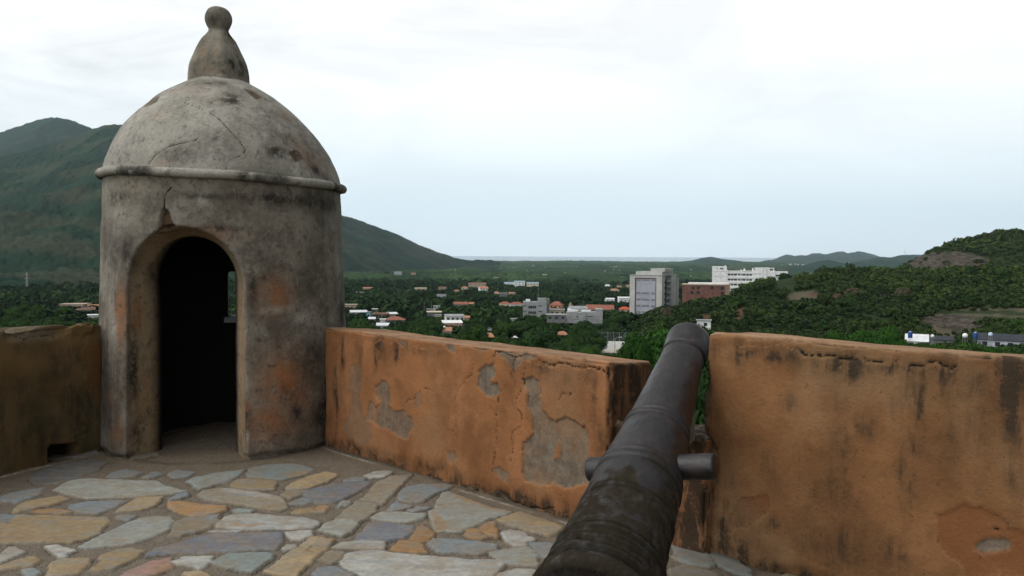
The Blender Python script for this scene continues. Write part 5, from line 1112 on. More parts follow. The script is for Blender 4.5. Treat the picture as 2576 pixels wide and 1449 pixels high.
house('white shed with a wide door in the trees right of the muzzle', 1756, 1790, 805, 822, 3.4, 'white', 'concrete', 'flat', 1, cat='shed', name='shed')
house('house with a gleaming white roof behind the right parapet', 2288, 2338, 843, 860, 3.2, 'white', 'zinc', 'shed', 0, dep=.5, rh=2.0, door=False)
house('low grey shed roof beside the gleaming white roof', 2338, 2400, 848, 864, 2.8, 'concrete_dk', 'slate', 'shed', 0, dep=.6, door=False, cat='shed', name='shed')
house('long house with a dark slate roof and white pillars at the right edge', 2488, 2610, 843, 866, 4.4, 'grey_wall', 'slate', 'gable', 4, -6, rh=1.6)
house('flat roofed pale house in the trees left of the sentry box', 143, 217, 1137.5 - 0 - 373, 780, 4.0, 'tan', 'tan', 'flat', 3, -25)
house('white and orange house hard against the left side of the sentry box', 218, 246, 766, 776, 4.0, 'white', 'tile_salmon', 'gable', 1)
house('house with a wide dark brown roof left of the sentry box', 186, 244, 773, 792, 4.6, 'tan', 'tile_brown', 'hip', 2)
house('low white roof just above the mossy parapet', 216, 262, 792, 806, 3.0, 'white', 'zinc', 'flat', 1)
# far specks, one house each
rs = np.random.RandomState(5)
for x, y, wd_, ht, c in [(895, 418, 4, 6, 0), (1050, 428, 15, 5, 0), (1165, 448, 6, 7, 0), (1448, 475, 4, 4, 0), (1775, 460, 5, 5, 1), (2238, 425, 5, 4, 0), (2530, 472, 3, 3, 0), (2340, 632, 5, 4, 0), (2465, 632, 17, 5, 1), (355, 520, 5, 5, 1), (840, 660, 6, 4, 2), (1290, 700, 22, 5, 1), (2085, 545, 6, 4, 1)]:
    k = .10416; xx = 1106.9 + k * x; yy = 623.9 + k * y
    house('tiny far %s house, a speck on the wooded plain' % ['white', 'sandy', 'orange roofed'][c], xx, xx + wd_ * .55, yy, yy + ht * .5, 6., ['white', 'cream', 'pink'][c], ['zinc', 'tan', 'tile_red'][c], 'flat', 0, group='far %s houses on the plain' % ['white', 'sandy', 'orange roofed'][c], door=False)
for x, y, wd_, c in [(315, 308, 14, 0), (460, 330, 8, 0), (840, 322, 12, 0), (80, 325, 12, 1), (1180, 370, 20, 0), (1290, 352, 8, 0), (1355, 362, 16, 0), (1285, 318, 55, 2), (2215, 355, 26, 0), (430, 412, 60, 1), (365, 412, 10, 0), (930, 290, 10, 0), (540, 300, 14, 2), (1575, 385, 30, 1), (2215, 432, 20, 0), (2400, 420, 12, 0), (1900, 300, 10, 0), (700, 392, 14, 1), (1380, 440, 30, 2)]:
    house('tiny far %s house, a speck on the wooded plain' % ['white', 'sandy', 'orange roofed'][c], *z2(x, x + wd_, y, y + 9), 6., ['white', 'cream', 'pink'][c], ['zinc', 'tan', 'tile_red'][c], 'flat', 0, group='far %s houses on the plain' % ['white', 'sandy', 'orange roofed'][c], door=False)
for x, y, wd_ in [(960, 415, 8), (1040, 405, 30), (1100, 402, 18), (1130, 405, 20), (1180, 408, 22), (1220, 405, 14), (1265, 510, 44), (1175, 508, 10), (1335, 405, 16), (1780, 392, 12), (930, 380, 10), (1700, 345, 8)]:
    x0 = 1744 + .2315 * x; y0 = 570.2 + .2315 * y
    house('tiny far white house, a speck below the distant hills', x0, x0 + wd_ * .2315, y0, y0 + 2.5, 7., 'white', 'zinc', 'flat', 0, group='far white houses below the hills', door=False)

for x0, x1, y0, y1 in ((2360, 2600, 791, 796), (1985, 2055, 735, 754), (2350, 2400, 808, 842), (2400, 2450, 803, 826)): BLD.append((x0, x1, y0, y1, solve((x0 + x1) / 2, (y0 + y1) / 2, 0.)))
def block_at(x0, x1, yt, yv, h, yaw, Z, label, cat, name):
    X, Y, g, rz, Wv = site(x0, x1, yt, yv, h, Z); r = empty(name, (X, Y, g), rz + math.radians(yaw)); tag(r, label, cat); return r, Wv
def part(r, name, mat, *boxes):
    mb = MB()
    for b in boxes: mb.box(*b)
    return mb.build(name, M[mat], r)
# --- the grey tower block
def tower():
    Z = 470.; r, Wv = block_at(1590, 1719, 693, 800, 26.5, -27, Z, 'tall grey tower block with a recessed window panel and bare beige pillars', 'tower block', 'tower_block')
    W_, D = 19.8, 20.5; x0 = -W_ / 2 - 4.2; x1 = x0 + W_; y0 = -6.; y1 = y0 + D; H = 26.5
    part(r, 'wall', 'beige', (x0, x0 + 3.2, y0, y0 + 3, -4, H), (x1 - 3.4, x1, y0, y0 + 3, -4, H), (x0 + 3.2, x1 - 3.4, y0 + .9, y0 + 3, -4, H - .02), (x0, x1 - 1.2, y0 + 3, y1, -4, H - .01), (x0 + 3.2, x1 - 3.4, y0 + .01, y0 + .9, H - 1.3, H - .01))
    part(r, 'facade_panel', 'panel', (x0 + 3.9, x1 - 4.1, y0 + .45, y0 + .9, -4, H - 1.9))
    part(r, 'panel_frame', 'tile_brown', (x0 + 3.22, x0 + 3.9, y0 + .35, y0 + .9, -4, H - 1.31), (x1 - 4.1, x1 - 3.42, y0 + .35, y0 + .9, -4, H - 1.31), (x0 + 3.9, x1 - 4.1, y0 + .35, y0 + .9, H - 1.9, H - 1.31))
    pw = (x1 - 4.1) - (x0 + 3.9); px0 = x0 + 3.9
    for zz, hh in [(H - 2.9, .7), (H - 10.3, 1.05), (H - 13.8, 1.05), (H - 17.3, 1.05), (H - 20.7, .9), (H - 24.3, 1.05)]:
        for a, b in ((.02, .24), (.30, .68), (.79, .97)): part(r, 'window', 'shutter', (px0 + pw * a, px0 + pw * b, y0 + .36, y0 + .5, zz, zz + hh))
    # right flank: dark stair slot, balconies, blank wall, second slot
    part(r, 'stair_slot', 'glass', (x1 - 1.2, x1 - .9, y0 + 3.0, y0 + 7.2, -4, H - 1.5))
    part(r, 'flank_wall', 'beige', (x1 - 1.2, x1 + .2, y0 + 11.2, y1 - 3.3, -4, H - .03), (x1 - 1.2, x1 + .1, y1 - 1.9, y1 - .02, -4, H - 1.2))
    part(r, 'flank_slot', 'glass', (x1 - 1.2, x1 - .7, y1 - 3.3, y1 - 1.9, -4, H - 2.6))
    for k in range(8):
        z = 1. + k * 3.15
        part(r, 'balcony', 'concrete', (x1 - 1.2, x1 + .15, y0 + 7.2, y0 + 11.18, z, z + .95)); part(r, 'window', 'white', (x1 - .88, x1 - .8, y0 + 3.7, y0 + 5.0, z + .5, z + 2.3))
        part(r, 'balcony_recess', 'shutter', (x1 - 1.19, x1 - .9, y0 + 7.25, y0 + 11.1, z + .953, z + 3.1))
    rf = part(r, 'roof', 'concrete', (x0 - .25, x1 + .25, y0 - .25, y1 + .25, H + .003, H + .35))
    ph = part(r, 'penthouse', 'concrete', (x0 + 2.2, x1 - 1.5, y0 + 3, y1 - 4, H + .36, H + 2.2), (x1 - 9.2, x1 - .6, y0 + 4.5, y1 - 6, H + 2.201, H + 3.9)); ph.data.materials[0] = M['beige']
tower()
# --- white hospital-like building
def hospital():
    Z = 600.; s = .11576 / F * Z
    r, Wv = block_at(1794, 1978, 671, 740, 24., 0, Z, 'long white building with rows of dark windows, partly hidden by the green hill', 'building', 'office_building')
    xc = (430 + 2020) / 2
    def X(z): return (z - xc) * s
    T = 24.
    def Zz(y): return T - (y - 120) * s
    part(r, 'wall', 'white', (X(430), X(735), 0, 12, -6, T), (X(735), X(765), .02, 11.9, -6, Zz(200)), (X(765), X(1330), .6, 12, -6, Zz(212)), (X(1330), X(1480), -.4, 12, -6, Zz(142)), (X(1480), X(1500), -.8, 11.8, -6, Zz(138)), (X(1500), X(1552), -.2, 11.9, -6, Zz(143)), (X(1552), X(1572), -.8, 11.8, -6, Zz(138)), (X(1572), X(1640), .1, 11.7, -6, Zz(140)), (X(1640), X(1760), .1, 11.6, -6, Zz(208)), (X(1760), X(2020), 1.2, 12, -6, Zz(220)))
    part(r, 'roof_frame', 'white', (X(1640), X(1735), .4, 1.2, Zz(158), Zz(138)), (X(1718), X(1735), .4, 1.2, Zz(207.9), Zz(158)))
    part(r, 'parapet', 'white', (X(765), X(1330), .3, .598, Zz(262), Zz(236)), (X(765), X(1330), .3, .598, Zz(372), Zz(330)), (X(765), X(1330), .3, .598, Zz(486), Zz(438)), (X(765), X(1330), .3, .598, Zz(596), Zz(545)))
    part(r, 'facade_line', 'concrete_dk', (X(435), X(764), -.03, 0.0, Zz(233), Zz(229)), (X(435), X(764), -.03, 0.0, Zz(338), Zz(334)), (X(768), X(1290), .57, .6, Zz(225), Zz(214)))
    for y, yh in ((279, 36), (388, 36), (498, 36), (600, 32), (716, 26)):
        for a, b in ((768, 822), (834, 880), (893, 962), (985, 1022), (1036, 1058), (1072, 1142), (1160, 1205), (1220, 1276)):
            part(r, 'window', 'glass', (X(a), X(b), .5, .62, Zz(y + yh), Zz(y)))
    for a, b, y, yh in ((1765, 1990, 290, 36), (1335, 1392, 270, 9), (1412, 1470, 270, 9), (1335, 1392, 380, 9), (1412, 1470, 380, 9)): part(r, 'window', 'glass', (X(a), X(b), -.46 if a < 1500 else 1.1, 1.3, Zz(y + yh), Zz(y)))
    for a, b, y, yh in ((525, 548, 150, 20), (597, 670, 148, 36), (592, 610, 262, 18), (600, 618, 368, 18), (725, 735, 266, 18)): part(r, 'window', 'shutter', (X(a), X(b), -.05, .1, Zz(y + yh), Zz(y)))
    for b in ((X(1095), X(1130), 3, 5, Zz(211.5), Zz(165)), (X(1030), X(1060), 3, 4.5, Zz(211.5), Zz(190)), (X(1275), X(1305), 3, 4.5, Zz(211.5), Zz(150)), (X(700), X(716), 2, 3, T + .002, T + .9)): part(r, 'roof_tank', 'tank_white', b)
    BLD.pop(); BLD.extend([(1794, 1836, 671, 747, Z), (1836, 1860, 680, 735, Z), (1860, 1892, 680, 716, Z), (1892, 1925, 672, 706, Z), (1925, 1978, 680, 700, Z)])
hospital()
def brick_block():
    Z = 545.; s = .11576 / F * Z
    r, Wv = block_at(1718, 1834, 713, 752, 14.5, 0, Z, 'low red brick building with round windows in front of the long white building', 'building', 'brick_building')
    xc = (-226 + 780) / 2
    def X(z): return (z - xc) * s
    def Zz(y): return 14.5 - (y - 482) * s
    part(r, 'wall', 'brick', (X(-226), X(688), 0, 14, -6, Zz(520)))
    part(r, 'pier', 'brick_buff', (X(688), X(785), -.3, 14, -6, Zz(500)), (X(690), X(700), -.5, -.3, -6, Zz(506)), (X(722), X(732), -.5, -.3, -6, Zz(506)), (X(756), X(766), -.5, -.3, -6, Zz(506)))
    part(r, 'cornice', 'tan', (X(-232), X(688), -.25, 14.1, Zz(519.8), Zz(500))); part(r, 'roof', 'white', (X(-100), X(760), 3, 13, Zz(499.8), Zz(474)))
    for cx, cyy, rr in ((405, 575, 38), (622, 582, 38), (622, 690, 38), (612, 785, 34), (-20, 688, 36), (115, 682, 36)):
        mb = MB(); mb.tube((X(cx), -.08, Zz(cyy)), (X(cx), .3, Zz(cyy)), rr * s, n=20); mb.build('round_window', M['glass'], r)
    for a, b, y0, y1 in ((-20, 32, 555, 612), (90, 142, 555, 612), (490, 505, 552, 568), (528, 545, 552, 568), (78, 265, 552, 566)): part(r, 'window', 'glass', (X(a), X(b), -.06, .2, Zz(y1), Zz(y0)))
brick_block()
def grey_office():
    Z = 475.; s = .2083 / F * Z
    r, Wv = block_at(1315.5, 1382.5, 759, 802, 10.8, 0, Z, 'grey concrete office block with barred windows and a thin mast on its roof', 'office block', 'grey_office_block')
    xc = (200 + 520) / 2
    def X(z): return (z - xc) * s
    def Zz(y): return 10.8 - (y - 745) * s
    part(r, 'wall', 'concrete', (X(200), X(243), -.25, 8, -5, Zz(745)), (X(243), X(380), 0, 8, -5, Zz(747)), (X(380), X(440), -.25, 8, -5, Zz(745)), (X(440), X(486), -.9, 8, -5, Zz(742)), (X(375), X(482), 2, 7, Zz(741.9), Zz(705)))
    part(r, 'side_wall', 'concrete_dk', (X(486), X(522), .6, 8.1, -5, Zz(712)))
    part(r, 'roof_tank', 'tank_white', (X(232), X(285), 2.2, 4.5, Zz(744.8), Zz(718)))
    for y0, y1 in ((796, 826), (862, 892)):
        for k in range(4): part(r, 'window', 'glass', (X(266 + k * 24), X(286 + k * 24), -.08, .1, Zz(y1), Zz(y0)))
        part(r, 'window', 'glass', (X(205), X(240), -.32, -.1, Zz(y0 + 4), Zz(y0 - 6))); part(r, 'window', 'glass', (X(386), X(430), -.32, -.1, Zz(y0 + 6), Zz(y0 - 5)))
    mb = MB(); mb.tube((X(384), 4, Zz(704.9)), (X(384), 4, Zz(575)), .09, .05, 6); mb.build('mast', M['steel'], r)
grey_office()
def grey_hall():
    Z = 455.; s = .2083 / F * Z
    r, Wv = block_at(1424.5, 1516, 781, 820, 9.2, 0, Z, 'blank grey concrete hall with narrow slits and a taller right end', 'hall', 'concrete_hall')
    xc = (720 + 1160) / 2
    def X(z): return (z - xc) * s
    def Zz(y): return 9.2 - (y - 860) * s
    part(r, 'wall', 'concrete', (X(720), X(800), .2, 10, -5, Zz(884)), (X(800), X(960), -.3, 10, -5, Zz(888)), (X(960), X(1075), .3, 10, -5, Zz(882)), (X(1075), X(1160), -.6, 10, -5, Zz(843)))
    part(r, 'roof', 'zinc', (X(760), X(860), 3, 8, Zz(881.8), Zz(862)), (X(905), X(1020), 3, 8, Zz(881.8), Zz(864)))
    for a, b, y0, y1, yy in ((847, 858, 925, 950, -.3), (935, 950, 934, 940, -.3), (972, 1040, 930, 938, .3), (930, 950, 998, 1004, -.3)): part(r, 'window', 'glass', (X(a), X(b), yy - .06, yy + .1, Zz(y1), Zz(y0)))
grey_hall()
# --- smaller things of the town
def standing(x, y, h): 
    Z = solve(x, y, h); d = ray(x, y); return d[0] * Z, Z, EYE + d[2] * Z - h
def tank(label, x, yt, yb, w_, mat, kind, h, name='water_tank', cat='water tank'):
    Z = solve(x, yt, h); d = ray(x, yt); X, top = d[0] * Z, EYE + d[2] * Z; R = w_ / F * Z / 2; hh = (yb - yt) / F * Z
    r = empty(name, (X, Z, top - h)); tag(r, label, cat)
    BLD.append((x - w_ / 2, x + w_ / 2, yt, yb, Z))
    if kind == 'ball':
        mb = MB(); mb.lathe([(R * math.sin(t), h - R - R * math.cos(t)) for t in np.linspace(.05, math.pi - .05, 16)], 24); mb.build('tank_body', M[mat], r, True)
    else:
        mb = MB(); mb.lathe([(R * .96, h - hh), (R, h - hh + .05), (R, h - hh * .55), (R * .97, h - hh * .5), (R, h - hh * .45), (R, h - hh * .16), (R * .8, h - hh * .05), (R * .4, h - .001)], 24); mb.build('tank_body', M[mat], r, True)
        mb = MB(); mb.lathe([(R * .42, h - .02), (R * .42, h + .06), (R * .3, h + .1)], 16); mb.build('lid', M['tank_white'], r)
    mb = MB(); zt = h - (2 * R if kind == 'ball' else hh)
    for sx in (-1, 1):
        for sy in (-1, 1): mb.tube((sx * R * .6, sy * R * .6, -2), (sx * R * .6, sy * R * .6, zt + R * .25), .06, n=6)
    mb.build('stand', M['steel'], r)
tank('white ball shaped water tank above the orange roof near the parapet', 1118, 819.5, 824.5, 6, 'tank_white', 'ball', 6.2)
tank('larger white ball shaped water tank left of the parked white car', 1211.5, 829, 837, 8.5, 'tank_white', 'ball', 5.5)
tank('round white water tank on the grey shed behind the right parapet', 2346, 841, 850, 9, 'tank_white', 'ball', 4.6)
tank('big domed white water tank standing alone in front of the rock cutting', 2428, 838, 848, 13, 'tank_white', 'ball', 5.2)
tank('blue water tank right of the domed white tank', 2454, 836, 851, 12, 'tank_blue', 'can', 5.0)
tank('blue water tank at the left end of the gleaming white roof', 2290, 834, 850, 11, 'tank_blue', 'can', 4.6)
tank('pale blue water tank above the dark slate roof at the right edge', 2492, 837, 844, 10, 'bluewhite', 'can', 5.4)
def pole(label, x, yt, h, lamp=False, name='utility_pole', cat='pole', group=None):
    X, Y, g = standing(x, yt, h); r = empty(name, (X, Y, g)); tag(r, label, cat, group)
    mb = MB(); mb.tube((0, 0, -1.5), (0, 0, h), .12, .08, 8); mb.build('shaft', M['concrete'], r)
    if lamp:
        mb = MB(); mb.tube((0, 0, h - .1), (1.5, 0, h + .35), .05, n=6); mb.build('arm', M['steel'], r); mb = MB(); mb.box(1.2, 2.0, -.14, .14, h + .28, h + .42); mb.build('lamp_head', M['zinc'], r)
    else:
        mb = MB(); mb.box(-1., 1., -.06, .06, h - .6, h - .45); mb.build('crossarm', M['bark'], r)
pole('grey utility pole in front of the blank grey hall', 1451, 800, 9.)
pole('street lamp with a bent arm behind the sports court', 1547, 851, 7., True, 'street_lamp', 'street lamp')
pole('utility pole above the broken white walls', 1085, 757, 10.); pole('utility pole beside the small white block house', 1067, 760, 10.)
pole('pale utility pole on the left of the white flat roof', 938, 811, 8.)
def pylon(label, x, yt, h, Z, name='pylon', cat='pylon', mat='steel', w0=3.):
    d = ray(x, yt); X = d[0] * Z; top = EYE + d[2] * Z; mb = MB(); n = 9
    def c(k, i): 
        w_ = w0 * (1 - .85 * k / n); return ((-1, 1, 1, -1)[i] * w_ / 2, (-1, -1, 1, 1)[i] * w_ / 2, h * k / n)
    for k in range(n):
        for i in range(4):
            mb.tube(c(k, i), c(k + 1, i), .16, n=4); mb.tube(c(k, i), c(k + 1, (i + 1) % 4), .1, n=4)
    r = empty(name, (X, Z, top - h)); tag(r, label, cat); mb.build('lattice', M[mat], r)
    mb = MB(); mb.box(-3, 3, -.15, .15, h * .8, h * .8 + .4); mb.box(-2.2, 2.2, -.15, .15, h * .93, h * .93 + .35); mb.build('crossarm', M[mat], r)
pylon('lattice radio mast on the crest of the far right hill', 2277, 625, 50., 4590., 'radio_mast', 'mast')
pylon('pale power pylon in front of the wooded mountain on the left', 67, 684, 38., 960.)
def car():
    X, Y, g = standing(1231, 824, 1.7); r = empty('parked_car', (X, Y, g), .3); tag(r, 'white car parked by the trees right of the large white ball tank', 'car'); BLD.append((1220, 1240, 824, 832, Y))
    mb = MB(); mb.hexa([(-2.1, -.85, .35), (2.1, -.85, .35), (2.1, .85, .35), (-2.1, .85, .35)], [(-2.05, -.8, .95), (2.05, -.8, .9), (2.05, .8, .9), (-2.05, .8, .95)]); mb.hexa([(-1.7, -.78, .93), (1.1, -.78, .91), (1.1, .78, .91), (-1.7, .78, .93)], [(-1.3, -.65, 1.5), (.5, -.65, 1.5), (.5, .65, 1.5), (-1.3, .65, 1.5)]); mb.build('body', M['carpaint'], r)
    for y in (-.79, .72):
        mb = MB(); mb.box(-1.2, .45, y, y + .07, 1.0, 1.4); mb.build('window', M['glass'], r)
    for x in (-1.3, 1.35):
        for y in (-.88, .68):
            mb = MB(); mb.tube((x, y, .33), (x, y + .2, .33), .33, n=16); mb.build('wheel', M['rubber'], r)
car()
def court():
    X, Y, g = standing(1556, 882, 0.); r = empty('sports_court', (X, Y, g), -.15); tag(r, 'pale walled sports court with a wire fence, half hidden by the bright green tree', 'sports court')
    BLD.append((1526, 1590, 850, 894, Y))
    part(r, 'floor_slab', 'court', (-8, 8, -9, 9, -.6, .05)); part(r, 'low_wall', 'white', (-8, 8, 9.01, 9.25, -.6, 2.2), (-8.25, -8.01, -9, 9.2, -.6, 1.2))
    for k in range(9): 
        mb = MB(); mb.tube((-8 + 2 * k, 9.4, -.6), (-8 + 2 * k, 9.4, 5.4), .07, n=6); mb.build('fence_post', M['steel'], r)
    mb = MB(); mb.tube((-8, 9.4, 5.3), (8, 9.4, 5.3), .04, n=4); mb.tube((-8, 9.4, 3.7), (8, 9.4, 3.7), .03, n=4)
    for k in range(40): mb.tube((-8 + .4 * k, 9.4, 2.2), (-8 + .4 * k + 1., 9.4, 5.3), .012, n=3); mb.tube((-8 + .4 * k + 1., 9.42, 2.2), (-8 + .4 * k, 9.42, 5.3), .012, n=3)
    mb.build('fence_wire', M['steel'], r)
court()
def canopy_tent(label, x, yt, w_):
    X, Y, g = standing(x, yt, 3.4); W_ = w_ / F * Y; r = empty('garden_tent', (X, Y, g)); tag(r, label, 'tent'); BLD.append((x - w_ / 2, x + w_ / 2, yt, yt + 6, Y)); a = W_ / 2
    mb = MB(); mb.poly([(-a, -a, 2.4), (a, -a, 2.4), (a, a, 2.4), (-a, a, 2.4), (0, 0, 3.4)], [(3, 2, 1, 0), (0, 1, 4), (1, 2, 4), (2, 3, 4), (3, 0, 4)]); mb.build('canopy', M['zinc'], r)
    for sx in (-1, 1):
        for sy in (-1, 1): mb = MB(); mb.tube((sx * a * .95, sy * a * .95, -1), (sx * a * .95, sy * a * .95, 2.42), .05, n=6); mb.build('post', M['steel'], r)
canopy_tent('small white pointed tent among trees left of the grey office block', 1296, 844, 18)
def hut():
    X, Y, g = standing(1435.5, 759, 6.); r = empty('thatched_hut', (X, Y, g)); tag(r, 'pointed thatched hut above the long grey pitched roof', 'hut'); BLD.append((1428, 1443, 759, 770, Y))
    mb = MB(); mb.lathe([(2.2, 2.3), (1.1, 4.2), (.05, 6.)], 14); mb.build('roof', M['thatch'], r)
    for k in range(6): mb = MB(); mb.tube((1.7 * math.cos(k * 1.047), 1.7 * math.sin(k * 1.047), -1), (1.7 * math.cos(k * 1.047), 1.7 * math.sin(k * 1.047), 2.6), .09, n=6); mb.build('post', M['bark'], r)
hut()

# ------------------------------------------------------------------ vegetation
def wall_y(x): return np.interp(x, [-600, 0, 245, 246, 868, 869, 1530, 1650, 1651, 1774, 1775, 2576, 3200], [870, 828, 808, 812, 824, 828, 884, 893, 893, 860, 842, 888, 925])
def leaf_cloud(seed, R, H, nleaf, leaf, flat=.75, lobes=9, zb=.32, core=True, spread=.62):
    """crown as many small leaf faces in the outer part of several lobes; returns verts, quads, tint (one per vert)"""
    g = np.random.RandomState(seed); cen = []; rad = []
    hz = H * (1 - zb)
    for k in range(lobes):
        a = k * 2.4 + g.uniform(-.4, .4); q = math.sqrt((k + .5) / lobes) * spread
        rr = R * g.uniform(.36, .56); zc = H * zb + hz * g.uniform(.30, .82) * (1 - .35 * q)
        cen.append((R * q * math.cos(a), R * q * math.sin(a), zc)); rad.append((rr, rr * flat * g.uniform(.85, 1.15)))
    cen = np.array(cen); rad = np.array(rad); ltint = g.uniform(.1, .9, lobes)
    p = rad[:, 0] ** 2; p /= p.sum(); li = g.choice(lobes, nleaf, p=p)
    d = g.normal(size=(nleaf, 3)); d[:, 2] += .25; d /= np.linalg.norm(d, axis=1)[:, None]
    rr = g.uniform(.72, 1.08, nleaf) ** .7
    c = cen[li] + d * rr[:, None] * np.c_[rad[li, 0], rad[li, 0], rad[li, 1]]
    nrm = d * .8 + g.normal(size=(nleaf, 3)) * .55 + np.array([0, 0, .25]); nrm /= np.linalg.norm(nrm, axis=1)[:, None]
    t = np.cross(nrm, g.normal(size=(nleaf, 3))); t /= np.linalg.norm(t, axis=1)[:, None]; b = np.cross(nrm, t)
    s = leaf * g.uniform(.55, 1.35, nleaf)[:, None]
    V = np.stack([c - t * s, c - b * s * .62, c + t * s, c + b * s * .62], 1).reshape(-1, 3); Q = np.arange(nleaf * 4).reshape(-1, 4)
    ti = np.repeat(np.clip(ltint[li] * .6 + g.uniform(0, .45, nleaf), 0, 1), 4)
    if core:
        n1, n2 = 10, 6
        for (cx, cyy, cz), (r0, r1) in zip(cen, rad):
            A, B = np.meshgrid(np.linspace(0, 2 * math.pi, n1, endpoint=False), np.linspace(.15, math.pi - .15, n2), indexing='ij'); w_ = .74 + .2 * g.uniform(-1, 1, A.shape)
            P = np.stack([cx + r0 * w_ * np.sin(B) * np.cos(A), cyy + r0 * w_ * np.sin(B) * np.sin(A), cz + r1 * w_ * np.cos(B)], -1).reshape(-1, 3)
            Q = np.vstack([Q, gridf(n1, n2, True) + len(V)]); V = np.vstack([V, P]); ti = np.r_[ti, g.uniform(0, .5, len(P))]
    return V, Q, ti
def trunk_mesh(seed, R, H, r0):
    g = random.Random(seed); mb = MB(); top = H * .5
    pts = [Vector((0, 0, -1.2)), Vector((g.uniform(-.15, .15), g.uniform(-.15, .15), H * .2)), Vector((g.uniform(-.3, .3), g.uniform(-.3, .3), H * .36))]
    mb.tube(pts[0], pts[1], r0 * 1.3, r0, 8); mb.tube(pts[1], pts[2], r0, r0 * .8, 8)
    for k in range(5):
        a = k * 1.257 + g.uniform(-.3, .3); q = Vector((R * .5 * math.cos(a), R * .5 * math.sin(a), H * g.uniform(.55, .75))); mid = (pts[2] + q) / 2 + Vector((0, 0, -.05 * H))
        mb.tube(pts[2], mid, r0 * .6, r0 * .4, 6); mb.tube(mid, q, r0 * .4, r0 * .12, 6)
    mb.tube(pts[2], Vector((0, 0, H * .8)), r0 * .7, r0 * .1, 6)
    bmesh.ops.recalc_face_normals(mb.bm, faces=mb.bm.faces); me = bpy.data.meshes.new('trunk'); mb.bm.to_mesh(me); mb.bm.free(); me.materials.append(M['bark']); return me
PROTO = {}
for nm, mat, seeds, R, H, nl, lf, fl, lob, zb in [('dark', 'leaf_dark', (1, 2, 3), 4.2, 8.5, 2300, .30, .8, 9, .22), ('mid', 'leaf_mid', (4, 5, 6), 4.2, 8.0, 2300, .30, .75, 9, .2), ('near', 'leaf_bright', (7, 8), 5.6, 10.5, 6500, .26, .6, 14, .2), ('fresh', 'leaf_mid', (21, 22), 4.6, 8.0, 5000, .24, .7, 12, .15), ('bush', 'leaf_scrub', (9, 10, 11), 2.4, 3.4, 900, .22, .75, 6, .05), ('gbush', 'leaf_mid', (12, 13), 2.4, 3.4, 900, .22, .75, 6, .05), ('darkbush', 'leaf_dark', (17,), 3.0, 5.0, 2600, .22, .8, 9, .02), ('yellow', 'leaf_yellow', (14,), 2.6, 3.4, 1500, .2, .7, 7, .05), ('dry', 'leaf_dry', (15, 16), 2.2, 2.6, 700, .2, .7, 6, .05)]:
    PROTO[nm] = []
    for sd in seeds:
        V, Q, ti = leaf_cloud(sd, R, H, nl, lf, fl, lob, zb)
        PROTO[nm].append((arr_mesh('crown', V, Q, M[mat], None, False, {'tint': ti}, link=False), trunk_mesh(sd, R, H, .05 * R + .02), R, H))
def plant(kind, X, Y, R, H, label, cat, name, group=None, rng=random, k=None, g=None, foliage='crown'):
    me, tr, R0, H0 = PROTO[kind][rng.randrange(len(PROTO[kind])) if k is None else k]
    z = float(ground(X, Y)) if g is None else g
    r = empty(name, (X, Y, z), rng.uniform(0, 6.28)); tag(r, label, cat, group); r.scale = (R / R0, R / R0, H / H0)
    c = bpy.data.objects.new(foliage, me); C.objects.link(c); c.parent = r
    t = bpy.data.objects.new('trunk' if foliage == 'crown' else 'stem', tr); C.objects.link(t); t.parent = r
    return r
RG = random.Random(3)
SPECIAL = []
def special(kind, x, yt, wpx, Z, label, cat='tree', name='tree', k=0, minh=2.5, group=None, foliage='crown'):
    d = ray(x, yt); X = d[0] * Z; top = EYE + d[2] * Z; g = float(ground(X, Z)); H = max(minh, top - g); R = wpx / F * Z / 2
    SPECIAL.append((X, Z, R)); plant(kind, X, Z, R, H, label, cat, name, group, RG, k, top - H, foliage); BLD.append((x - wpx / 2, x + wpx / 2, yt, yt + 60, Z - R - 1))
special('near', 1668, 793, 215, 112, 'big bright green spreading tree directly left of the cannon muzzle', k=0)
special('darkbush', 1752, 872, 190, 62, 'dark bush seen through the gap right of the cannon barrel', 'shrub', 'shrub', k=0, foliage='foliage')
special('near', 1768, 810, 130, 122, 'bright green tree directly right of the cannon muzzle', k=1)
special('near', 1600, 822, 100, 100, 'smaller bright green tree at the left foot of the big spreading tree', k=1)
special('yellow', 1972, 832, 54, 120, 'yellow green shrub peeping over the right parapet', 'shrub', 'shrub', foliage='foliage')
special('dark', 1975, 681, 44, 500, 'dark flat topped tree at the right end of the long white building', k=1)
special('dark', 1358, 800, 100, 255, 'large dark round tree in front of the grey office block', k=0)
special('dark', 1400, 828, 110, 215, 'dark wide tree just below the large round tree by the grey office block', k=2)
special('mid', 1205, 815, 56, 250, 'light green tree between the orange roofs and the white ball tank', k=0)
special('fresh', 1345, 862, 90, 150, 'bright leafy tree top touching the centre of the orange parapet', k=0)
special('mid', 1175, 832, 50, 240, 'green tree right of the orange roof under the white ball tank', k=1)
special('dark', 1530, 876, 110, 160, 'dark tree crown over the right end of the orange parapet', k=1)
ORD = 'first second third fourth fifth sixth seventh eighth ninth tenth eleventh twelfth thirteenth'.split()
